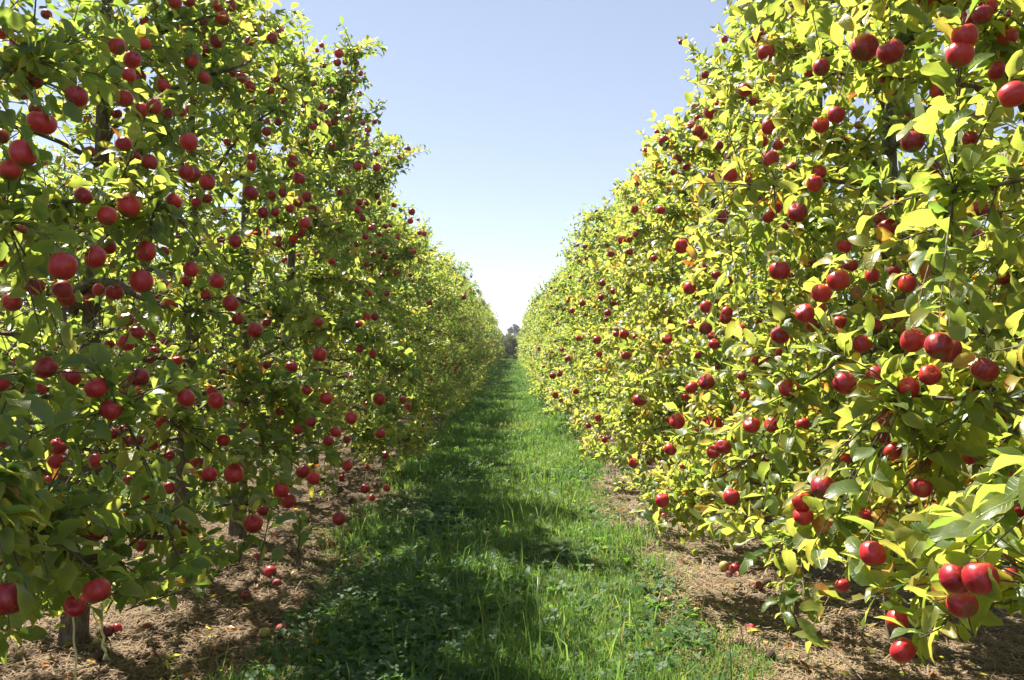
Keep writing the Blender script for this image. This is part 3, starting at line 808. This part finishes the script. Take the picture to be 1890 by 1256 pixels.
    V, Q, T, UV = leaf_mesh_arrays(sub(L, m), 3 if t['y'] < 4.2 else (2 if t['y'] < 8.6 else 1), rg, tint[m])
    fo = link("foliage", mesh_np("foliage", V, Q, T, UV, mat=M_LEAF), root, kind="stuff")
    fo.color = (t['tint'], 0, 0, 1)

# ------------------------------------------------------------------ trees further down the rows and in the next rows
def tree_kit(seed, dens, leafscale, n, limbs, napples, H=4.0, zmin=.28, thin=-.3):
    rg = np.random.default_rng(seed)
    sk = make_skeleton(rg, H=H, dens=dens, leafscale=leafscale, lean=(rg.normal(0, .07), rg.normal(0, .07)), n_limbs=limbs, zmin=zmin, thin=thin)
    v, q, tr = tubes(sk['trunk'][None], sk['trad'][None], 6, True)
    lv, lq, _ = tubes(sk['limbs'][:, ::2], sk['lrad'][:, ::2], 3)
    trunk = mesh_np("trunk", v, q, tr, mat=M_BARK); limb = mesh_np("limb", lv, lq, mat=M_BARK)
    V, Q, T, UV = leaf_mesh_arrays(sk['leaves'], n, rg, sk['tint'])
    fol = mesh_np("foliage", V, Q, T, UV, mat=M_LEAF)
    ap = sk['apples'][:napples] + np.array([0, 0, -.05]); ap = ap[ap[:, 2] > .7]
    fr = joined_apples(ap, rg.uniform(.030, .040, len(ap)), M_APPLE_FAR)
    return trunk, limb, fol, fr
MID = [tree_kit(200 + i, 1.0, 1.08, 1, 34, 100) for i in range(4)]
MIDL = [tree_kit(400 + i, 1.1, 1.0, 1, 34, 90, thin=.42) for i in range(4)]
FAR = [tree_kit(300 + i, .62, 1.55, 1, 28, 85, zmin=.15) for i in range(5)]

def place_tree(x, y, kit, label, group, tint, rg, s=1.0):
    root = bpy.data.objects.new("apple_tree", None); COL.objects.link(root)
    root.location = (x, y, 0); root.rotation_euler = (0, 0, (0.0 if x < 0 else rg.choice([0.0, math.pi])) + rg.normal(0, .12)); root.scale = (s, s, s * rg.uniform(.97, 1.04))
    tag(root, label, "apple tree", group)
    for nm, me, kd in zip(("trunk", "limb", "foliage", "fruit"), kit, (None, "stuff", "stuff", "stuff")):
        o = link(nm, me, root, kind=kd)
        o.color = (tint, 0, 0, 1)
    return root

def row_labels(side, y):
    row = "shaded" if side < 0 else "sunlit"
    if y < 24: return f"apple tree halfway down the {row} row, small apples dotting its leaf wall"
    if y < 45: return f"small apple tree well down the {row} row, its crown merging with its neighbours"
    return f"tiny apple tree near the distant end of the {row} row, seen as specks of leaves"
for side, x0, y0 in ((-1, XL, LEFT_Y[-1]), (1, XR, RIGHT_Y[-1])):
    y = y0 + 1.2; k = 0
    while y < 73:
        kit = (MID[int(rng.integers(4))] if side > 0 else MIDL[int(rng.integers(4))]) if y < 32 else FAR[int(rng.integers(len(FAR)))]
        lab = row_labels(side, y)
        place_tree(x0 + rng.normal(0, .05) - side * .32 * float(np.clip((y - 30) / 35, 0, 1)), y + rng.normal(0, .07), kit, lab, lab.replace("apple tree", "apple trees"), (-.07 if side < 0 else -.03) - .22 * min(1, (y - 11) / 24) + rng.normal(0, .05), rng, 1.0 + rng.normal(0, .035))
        y += 1.2; k += 1
for side, x0, ya, yb in ((-1, XL - 4.18, -.5, 26), (1, XR + 4.18, 1.0, 20)):
    y = ya
    row = "shaded" if side < 0 else "sunlit"
    while y < yb:
        place_tree(x0 + rng.normal(0, .05), y + rng.normal(0, .07), MID[int(rng.integers(len(MID)))], f"apple tree of the next row, glimpsed through gaps behind the {row} row", f"apple trees behind the {row} row", .05 + rng.normal(0, .05), rng, 1.0 + rng.normal(0, .03))
        y += 1.2
# apples of the photograph on trees further down (too small to pick apart in most cases, still single apples)
mids = [o for o in COL.objects if o.name.startswith("apple_tree") and o.type == 'EMPTY' and o.location.y > 12.9 and abs(o.location.x) < 3]
for p, r in far_photo:
    best = min(mids, key=lambda o: abs(o.location.y - p[1]) + (0 if (o.location.x > 0) == (p[0] > 0) else 99))
    mw = Matrix.LocRotScale(best.location, best.rotation_euler, best.scale)
    a = link("apple", APPLE[int(rng.integers(6))], best)
    a.location = mw.inverted() @ Vector(p); a.scale = (r, r, r)

# ------------------------------------------------------------------ trees closing the avenue and the pine beyond
def clump_leaves(rg, centers, radii, per, size):
    ci = np.repeat(np.arange(len(centers)), per); k = len(ci)
    d = unit(rg.normal(0, 1, (k, 3))) * rg.uniform(.45, 1.05, (k, 1))
    P = np.array(centers)[ci] + d * np.array(radii)[ci]
    D = unit(rg.normal(0, 1, (k, 3))); up = rg.normal(0, .6, (k, 3)) + [0, 0, 1.0]
    N = unit(up - D * (up * D).sum(1, keepdims=True)); S = np.cross(N, D); ln = rg.uniform(.7, 1.3, k) * size
    return dict(P=P, D=D, N=N, S=S, len=ln, wid=ln * .55, curl=np.full(k, .15), fold=rg.uniform(.1, .5, k), pet=ln * .1)
HEDGE = [(-3.3, 78.0, 3.1), (-1.4, 77.2, 3.0), (.35, 77.6, 2.75), (1.9, 77.0, 2.95), (3.6, 78.2, 3.2), (-.6, 80.5, 3.2), (1.3, 81.0, 3.1)]
HLAB = ["grey-green bush behind the far end of the shaded row", "grey-green bush closing the grass path where the shaded row stops",
        "low grey-green bush in the middle of the path's far end", "grey-green bush closing the path where the sunlit row stops",
        "grey-green bush behind the far end of the sunlit row", "taller dull bush in the second line past the path end, by the shaded row",
        "taller dull bush in the second line past the path end, by the sunlit row"]
for (x, y, h), lab in zip(HEDGE, HLAB):
    rg = np.random.default_rng(int(abs(x) * 100 + y))
    root = bpy.data.objects.new("bush", None); COL.objects.link(root); root.location = (x, y, 0)
    tag(root, lab, "bush", "bushes closing the far end of the path")
    c = [(rg.normal(0, .5), rg.normal(0, .4), rg.uniform(.25, h - .85)) for _ in range(34)]
    st = np.array([[(rg.normal(0, .1), rg.normal(0, .1), -.05), (a[0] * .5, a[1] * .5, a[2] * .55), a] for a in c[:8]])
    v, q, tr = tubes(st, np.tile([.05, .03, .012], (8, 1)), 4)
    link("stem", mesh_np("stem", v, q, mat=M_BARK), root, kind="stuff")
    L = clump_leaves(rg, c, [(.46, .46, .44)] * len(c), 210, .13)
    V, Q, T, UV = leaf_mesh_arrays(L, 1, rg, rg.uniform(.1, .9, len(L['P'])))
    link("foliage", mesh_np("foliage", V, Q, T, UV, mat=M_DULL), root, kind="stuff").color = (0, 0, 0, 1)
rg = np.random.default_rng(77)
pine = bpy.data.objects.new("pine_tree", None); COL.objects.link(pine); pine.location = (.9, 260, 0)
tag(pine, "dark round-topped pine far beyond the end of the grass path", "pine tree")
v, q, tr = tubes(np.array([[(0, 0, -.1), (.1, 0, 2.5), (-.1, .1, 4.6), (0, 0, 6.2)]]), np.array([[.3, .24, .2, .1]]), 8, True)
link("trunk", mesh_np("trunk", v, q, tr, mat=M_BARK), pine)
c = []
for _ in range(70):
    a = rg.uniform(0, 6.28); rr = 2.0 * math.sqrt(rg.random()); c.append((rr * math.cos(a), rr * math.sin(a), rg.uniform(5.6, 7.75) * (1 - .055 * rr ** 2)))
c += [(-1.7, 0, 5.6), (-1.3, .3, 5.2), (-.8, -.2, 5.3), (2.0, 0, 6.2), (-2.1, .2, 5.9)]
st = np.array([[(0, 0, 4.4), (a[0] * .5, a[1] * .5, (4.6 + a[2]) / 2 + .2), a] for a in c[:14]])
v, q, tr = tubes(st, np.tile([.12, .07, .03], (14, 1)), 4)
link("limb", mesh_np("limb", v, q, mat=M_BARK), pine, kind="stuff")
L = clump_leaves(rg, c, [(.55, .55, .38)] * len(c), 70, .30)
V, Q, T, UV = leaf_mesh_arrays(L, 1, rg, rg.uniform(.1, .9, len(L['P'])))
link("crown", mesh_np("crown", V, Q, T, UV, mat=M_PINE), pine, kind="stuff").color = (0, 0, 0, 1)

# ------------------------------------------------------------------ grass, clover, straw
def edge_noise(y, s): return .10 * np.sin(y * 1.9 + s) + .07 * np.sin(y * 4.7 + 2 * s) + .05 * np.sin(y * 11.3 + s * 3)
def cl_noise(x, y, f, seed):
    r = np.random.default_rng(seed); z = np.zeros_like(x)
    for _ in range(6):
        th = r.uniform(0, 6.28); z += np.sin(f * r.uniform(.6, 1.6) * (x * math.cos(th) + y * math.sin(th)) + r.uniform(0, 6.28))
    return z / 2.4
def blades(n, x0, x1, y0, y1, hmin, hmax, wid, rg, edge=True, cx=-.06, hw=1.05, thin=None):
    # as many blades per metre of picture height: denser towards the viewer
    w = rg.random(n); y = 1 / ((1 - w) / y0 + w / y1) if y1 / y0 > 1.5 else rg.uniform(y0, y1, n)
    x = rg.uniform(x0, x1, n)
    k = np.ones(n, bool)
    if edge:
        e = hw + np.where(x > cx, edge_noise(y, 1.0), edge_noise(y, 2.3) + .20 * np.clip((y - 4) / 3, 0, 1))
        k &= rg.random(n) < 1 / (1 + np.exp((np.abs(x - cx) - e) / .045))
    tuft = cl_noise(x, y, 5.0, 3)
    k &= rg.random(n) < np.clip(.78 + .35 * tuft, .15, 1)
    x, y, tuft = x[k], y[k], tuft[k]; n = len(x)
    h = rg.uniform(hmin, hmax, n) * (1 + .35 * tuft.clip(-1, 1))
    az = rg.uniform(0, 6.28, n); bend = rg.uniform(.15, 1.1, n)
    wv = wid * (1 + y * .10) * rg.uniform(.7, 1.4, n)
    d = np.stack([np.cos(az), np.sin(az), 0 * az], -1)
    fa = rg.uniform(0, 6.28, n); s = np.stack([np.cos(fa), np.sin(fa), 0 * fa], -1)
    B = np.stack([x, y, ground_z(x, y) - .005], -1); up = np.array([0, 0, 1.0])
    M1 = B + d * (bend * h * .22)[:, None] + up * (h * .55)[:, None]
    Tp = B + d * (bend * h * .80)[:, None] + up * (h * (1.05 - .32 * bend))[:, None]
    V = np.stack([B - s * wv[:, None], B + s * wv[:, None], M1 + s * (wv * .8)[:, None], M1 - s * (wv * .8)[:, None], Tp], 1)
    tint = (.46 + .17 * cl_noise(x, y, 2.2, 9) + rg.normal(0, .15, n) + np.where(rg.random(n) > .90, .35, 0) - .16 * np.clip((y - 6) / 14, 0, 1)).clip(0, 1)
    UV = np.zeros((n, 5, 3)); UV[:, :, 2] = tint[:, None]
    return V, UV
def grass_mesh(parts, name, mat):
    V = np.concatenate([p[0].reshape(-1, 3) for p in parts]); UV = np.concatenate([p[1].reshape(-1, 3) for p in parts])
    n = len(V) // 5; o = (np.arange(n) * 5)[:, None]
    return mesh_np(name, V, o + np.array([[0, 1, 2, 3]]), o + np.array([[3, 2, 4]]), UV, mat=mat)
rg = np.random.default_rng(42)
g1 = blades(120000, -1.5, 1.3, 2.2, 9.0, .025, .095, .0020, rg)
g2 = blades(60000, -1.5, 1.3, 9.0, 30.0, .05, .12, .0032, rg)
g3 = blades(24000, -1.5, 1.3, 30.0, 84.0, .06, .14, .006, rg)
g4 = blades(1300, -1.3, 1.15, 2.4, 9.0, .16, .30, .0026, rg)
g5 = blades(9000, -1.9, 1.7, 2.2, 12.0, .03, .09, .0020, rg, hw=1.35)
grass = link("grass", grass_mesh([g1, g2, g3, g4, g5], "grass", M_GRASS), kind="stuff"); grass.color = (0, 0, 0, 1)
tag(grass, "lush green grass path running between the two rows of apple trees", "grass")
g6 = blades(30000, XL - 4.0, XL - .9, 1.0, 26.0, .05, .12, .004, rg, cx=XL - 2.09)
g7 = blades(16000, XR + .9, XR + 4.0, 1.5, 20.0, .05, .12, .004, rg, cx=XR + 2.09)
gb = link("grass", grass_mesh([g6, g7], "grass", M_GRASS), kind="stuff"); gb.color = (.08, 0, 0, 1)
tag(gb, "green grass of the neighbouring alleys, glimpsed beneath the apple trees", "grass")

def clover(n, rg):
    w = rg.random(n); y = 1 / ((1 - w) / 2.3 + w / 12.0); x = rg.uniform(-1.2, 1.0, n)
    pr = np.clip(.10 + .95 * np.exp(-((x + .62) / .34) ** 2) + .5 * (cl_noise(x, y, 3.3, 21) > .75), 0, 1) * np.clip(.6 + .8 * cl_noise(x, y, 2.0, 5), .05, 1)
    k = rg.random(n) < pr; x, y = x[k], y[k]; n = len(x)
    h = rg.uniform(.03, .095, n); c = np.stack([x, y, ground_z(x, y) + h], -1)
    a0 = rg.uniform(0, 6.28, n); r = rg.uniform(.011, .022, n)
    V, UV = [], []
    tl = rg.normal(0, .35, (n, 2)); tint = rg.normal(.4, .2, n).clip(0, 1)
    for j in range(3):
        a = a0 + j * 2.094
        d = np.stack([np.cos(a), np.sin(a), tl[:, 0] * np.cos(a) + tl[:, 1] * np.sin(a)], -1); s = np.stack([-np.sin(a), np.cos(a), -tl[:, 0] * np.sin(a) + tl[:, 1] * np.cos(a)], -1)
        rr = r[:, None]
        v = np.stack([c, c + d * rr * .8 - s * rr * .62, c + d * rr * 1.45 - s * rr * .3, c + d * rr * 1.45 + s * rr * .3, c + d * rr * .8 + s * rr * .62], 1)
        V.append(v); uv = np.zeros((n, 5, 3)); uv[:, :, 2] = tint[:, None]; UV.append(uv)
    V = np.concatenate(V).reshape(-1, 3); UV = np.concatenate(UV).reshape(-1, 3)
    m = len(V) // 5; o = (np.arange(m) * 5)[:, None]
    return mesh_np("clover", V, o + np.array([[1, 2, 3, 4]]), o + np.array([[0, 1, 4]]), UV, mat=M_CLOVER)
clv = link("clover", clover(18000, rg), kind="stuff"); clv.color = (0, 0, 0, 1)
tag(clv, "dark green clover and small weeds spreading through the grass path", "clover")

def broad_weeds(n, rg):
    w = rg.random(n); y = 1 / ((1 - w) / 2.4 + w / 7.5); x = rg.normal(-.66, .24, n).clip(-1.15, .6)
    x = np.where(rg.random(n) < .16, rg.uniform(-.5, .9, n), x)
    per = 6; i = np.repeat(np.arange(n), per); k = len(i); az = rg.uniform(0, 6.28, k)
    el = rg.uniform(.15, .9, k)
    D = np.stack([np.cos(az) * np.cos(el), np.sin(az) * np.cos(el), np.sin(el)], -1); up = np.array([0, 0, 1.0]) + rg.normal(0, .25, (k, 3))
    N = unit(up - D * (up * D).sum(1, keepdims=True)); S = np.cross(N, D); ln = rg.uniform(.035, .085, k)
    P = np.stack([x[i], y[i], ground_z(x[i], y[i])], -1) + rg.normal(0, .012, (k, 3)) * [1, 1, 0]
    L = dict(P=P, D=D, N=N, S=S, len=ln, wid=ln * rg.uniform(.4, .65, k), curl=rg.uniform(.2, .6, k), fold=rg.uniform(0, .4, k), pet=ln * .4)
    V, Q, T, UV = leaf_mesh_arrays(L, 2, rg, rg.normal(.35, .2, k).clip(0, 1))
    return mesh_np("weeds", V, Q, T, UV, mat=M_CLOVER)
wd = link("weed_patch", broad_weeds(1500, rg), kind="stuff"); wd.color = (0, 0, 0, 1)
tag(wd, "broad-leaved weeds in the grass along the shaded edge of the path", "weeds")

def litter(n, rg):
    side = np.where(rg.random(n) < .5, -1, 1)
    w = rg.random(n); y = 1 / ((1 - w) / 2.2 + w / 14.0)
    x = np.where(side < 0, XL + rg.uniform(-1.1, 1.35, n), XR + rg.uniform(-1.2, 1.0, n))
    az = rg.uniform(0, 6.28, n); ln = rg.uniform(.02, .15, n) ; d = np.stack([np.cos(az), np.sin(az), rg.normal(0, .22, n)], -1)
    s = np.stack([-np.sin(az), np.cos(az), 0 * az], -1); wv = (rg.uniform(.0008, .0030, n) * (1 + y * .1))[:, None]
    c = np.stack([x, y, ground_z(x, y) + rg.uniform(.001, .014, n)], -1)
    m = c + np.array([0, 0, .006]) + s * rg.normal(0, .006, (n, 1))
    V = np.stack([c - d * ln[:, None] * .5 - s * wv, c - d * ln[:, None] * .5 + s * wv, m + s * wv, m - s * wv, c + d * ln[:, None] * .5], 1)
    UV = np.zeros((n, 5, 3)); UV[:, :, 2] = (rg.beta(2, 2, n) * np.where(side < 0, .60, 1.0))[:, None]  # straw on the shaded row's side darkened, foliage shade put into its tint
    return (V, UV)
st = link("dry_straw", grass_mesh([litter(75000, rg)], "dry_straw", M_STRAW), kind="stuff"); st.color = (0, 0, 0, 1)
tag(st, "dry brown straw and grass stalks littering the bare strips beneath the trees", "straw")

def fallen_leaves(n, rg):
    side = rg.random(n) < .5; w = rg.random(n); y = 1 / ((1 - w) / 2.3 + w / 20.0)
    x = np.where(side, XL + rg.uniform(-1, 1.6, n), XR + rg.uniform(-1.5, 1, n))
    az = rg.uniform(0, 6.28, n); D = np.stack([np.cos(az), np.sin(az), rg.normal(0, .15, n)], -1); D = unit(D)
    up = np.array([0, 0, 1.0]) + rg.normal(0, .3, (n, 3)); N = unit(up - D * (up * D).sum(1, keepdims=True)); S = np.cross(N, D)
    ln = rg.uniform(.03, .065, n); P = np.stack([x, y, ground_z(x, y) + .012], -1)
    L = dict(P=P, D=D, N=N, S=S, len=ln, wid=ln * .5, curl=rg.uniform(-.5, .4, n), fold=rg.uniform(.2, .9, n), pet=ln * .2)
    V, Q, T, UV = leaf_mesh_arrays(L, 2, rg, rg.uniform(.55, 1.1, n))
    return mesh_np("fallen_leaves", V, Q, T, UV, mat=M_LEAF)
fl = link("leaf_litter", fallen_leaves(1700, rg), kind="stuff"); fl.color = (0, 0, 0, 1)
tag(fl, "shrivelled yellow and brown leaves fallen on the bare ground", "leaf litter")

# ------------------------------------------------------------------ fallen apples
G_L, G_R = "fallen apples on the mulch of the shaded row", "fallen apples on the soil of the sunlit row"
FALLEN = [
    (500, 1049, 26, 'r', "round red fallen apple alone on brown mulch by the shaded row"),
    (612, 998, 17, 'r', "red fallen apple on the mulch close to the grass edge, shaded row"),
    (475, 1020, 15, 'b', "small orange-red fallen apple below the single low-hanging apple"),
    (558, 988, 15, 'x', "small blackened fallen apple between two red ones, shaded row"),
    (512, 1076, 18, 'b', "brownish fallen apple just below the lone red one on mulch"),
    (455, 1094, 18, 'b', "bruised brown fallen apple in the mulch's darkest patch"),
    (686, 922, 12, 'r', "red one of two small fallen apples touching at the grass edge"),
    (696, 927, 10, 'b', "paler one of two small fallen apples touching at the grass edge"),
    (489, 1167, 20, 'g', "yellow-green fallen apple beside a brown one at the grass edge"),
    (521, 1161, 24, 'b', "brown fallen apple beside the yellow-green one at the grass edge"),
    (514, 1181, 19, 'x', "black rotten fallen apple under the yellow-green and brown pair"),
    (198, 1171, 24, 'b', "orange-brown fallen apple lying by the twine near the trunk base"),
    (217, 1168, 20, 'r', "dull red fallen apple lying beside the orange-brown one near the trunk"),
    (190, 1212, 26, 'x', "dark rotten fallen apple under the frayed end of the twine"),
    (180, 1186, 14, 'g', "little yellowish fallen apple between trunk base and twine"),
    (556, 1042, 14, 'x', "dark withered fallen apple to one side of the lone red one"),
    (640, 985, 11, 'b', "tiny brown fallen apple almost in the grass, shaded row"),
    (1356, 1048, 27, 'r', "red fallen apple half under a low leafy branch, sunlit row"),
    (1336, 1046, 20, 'g', "pale fallen apple next to the red one under the low branch"),
    (1345, 1062, 13, 'b', "small brownish fallen apple in front of the pale one, sunlit row"),
    (1415, 1080, 19, 'x', "black rotten fallen apple on pale soil beside an orange one"),
    (1400, 1084, 17, 'b', "orange fallen apple touching a black rotten one on pale soil"),
    (1421, 1210, 25, 'x', "brown shrivelled fallen apple on dry grass by the path edge"),
    (1385, 1157, 16, 'b', "reddish-brown fallen apple at the grass edge of the sunlit row"),
    (1853, 1108, 15, 'g', "greenish fallen apple on soil beneath the big low cluster"),
    (1240, 958, 12, 'x', "small dark fallen apple on pale soil behind the low branch"),
    (1262, 966, 11, 'b', "small brown fallen apple beside the dark one on pale soil"),
    (1225, 948, 11, 'r', "small red fallen apple on pale soil, deepest under the branch")]
def put_fallen(px, py, d, kind, label, group):
    y = EYE * F / (py + d * .5 - 635.0); x = (px - 945.0) * y / F
    r = max(.020, min(.040, d * y / F * .5))
    me = {'r': APPLE[int(rng.integers(6))], 'b': APPLE_BAD[int(rng.integers(3))], 'x': APPLE_ROT[int(rng.integers(2))], 'g': APPLE_GREEN}[kind]
    o = link("fallen_apple", me); o.scale = (r, r, r * (.8 if kind == 'x' else 1))
    o.location = (x, y, float(ground_z(x, y)) + r * .80); o.rotation_euler = (rng.uniform(-1.6, 1.6), rng.uniform(-1.6, 1.6), rng.uniform(0, 6.28))
    tag(o, label, "fallen apple", group)
for px, py, d, k, lab in FALLEN: put_fallen(px, py, d, k, lab, G_L if px < 945 else G_R)
for n, (pa, pb, pya, pyb, lab, gr) in enumerate([(690, 800, 800, 910, "small windfall apple scattered along the grass edge under the shaded row", "windfalls along the shaded row"),
                                                 (1040, 1180, 740, 880, "small windfall apple scattered along the grass edge under the sunlit row", "windfalls along the sunlit row")]):
    for _ in range(26):
        y = rng.uniform(7.5, 24); x = (-1.35 - rng.uniform(0, .7)) if n == 0 else (1.15 + rng.uniform(0, .7))
        o = link("fallen_apple", (APPLE[:1] + APPLE_BAD + APPLE_ROT)[int(rng.integers(6))]); r = rng.uniform(.028, .038); o.scale = (r, r, r)
        o.location = (x, y, float(ground_z(x, y)) + r * .8); o.rotation_euler = tuple(rng.uniform(-1.5, 1.5, 3))
        tag(o, lab, "fallen apple", gr)

# ------------------------------------------------------------------ twine hanging from the low branch
def twine(pts, depth, r, name, label):
    P = np.array([unproject(px, py, depth + dd) for px, py, dd in pts])
    tt = np.linspace(0, 1, len(P)); ts = np.linspace(0, 1, 24)
    Q = np.stack([np.interp(ts, tt, P[:, c]) for c in range(3)], -1)
    Q[1:-1] = .5 * Q[1:-1] + .25 * (Q[2:] + Q[:-2]); Q[:, 0] += .0025 * np.sin(ts * 21); Q[:, 1] += .004 * np.sin(ts * 13)
    Q[:, 2] = np.maximum(Q[:, 2], ground_z(Q[:, 0], Q[:, 1]) + r)
    return Q
root = bpy.data.objects.new("twine", None); COL.objects.link(root)
q1 = twine([(138, 1085, 0), (136, 1120, 0), (138, 1160, 0), (139, 1200, 0), (143, 1235, 0), (146, 1290, 0)], 2.45, .003, "twine", "")
root.location = q1[0]
v, q, tr = tubes((q1 - q1[0])[None], np.full((1, 24), .0030), 6, True)
link("strand", mesh_np("strand", v, q, tr, mat=M_TWINE), root)
tag(root, "long single strand of pale yellow twine hanging past a low red apple", "twine", "twine hanging from the low branch")
root = bpy.data.objects.new("twine", None); COL.objects.link(root)
qa = twine([(160, 1100, 0), (172, 1120, 0), (179, 1150, 0), (181, 1165, 0)], 2.5, .003, "", "")
qb = twine([(187, 1112, 0), (189, 1150, 0), (191, 1180, 0), (195, 1203, 0)], 2.5, .003, "", "")
root.location = qb[0]
for s_, r_ in ((qa, .0026), (qb, .0038)):
    v, q, tr = tubes((s_ - qb[0])[None], np.full((1, 24), r_), 6, True)
    link("strand", mesh_np("strand", v, q, tr, mat=M_TWINE), root)
e = qb[-1] - qb[0]
fr = np.array([[e, e + np.array([dx * .5, 0, -.012]), e + np.array([dx, .002, -.026])] for dx in (-.010, -.004, .003, .010)])
v, q, tr = tubes(fr, np.tile([.0016, .0012, .0008], (4, 1)), 3)
link("frayed_end", mesh_np("frayed_end", v, q, mat=M_TWINE), root, kind="stuff")
tag(root, "pair of pale twine ends with a frayed tip hanging over the mulch", "twine", "twine hanging from the low branch")

# ------------------------------------------------------------------ haze
g = NT("haze_air")
pv = g.n("ShaderNodeVolumePrincipled")
pv.inputs["Color"].default_value = (0.93, 0.95, 1.0, 1); pv.inputs["Density"].default_value = 0.0005; pv.inputs["Anisotropy"].default_value = 0.3
ho = g.n("ShaderNodeOutputMaterial"); g.l(pv.outputs[0], ho.inputs["Volume"])
hx, hy0, hy1, hz0, hz1 = 720.0, -320.0, 1230.0, -1.2, 9.5
hv = [(x, y, z) for z in (hz0, hz1) for x, y in ((-hx, hy0), (hx, hy0), (hx, hy1), (-hx, hy1))]
haze = link("haze", mesh_np("haze", hv, [(3, 2, 1, 0), (4, 5, 6, 7), (0, 1, 5, 4), (1, 2, 6, 5), (2, 3, 7, 6), (3, 0, 4, 7)], smooth=False, mat=g.m), kind="stuff")
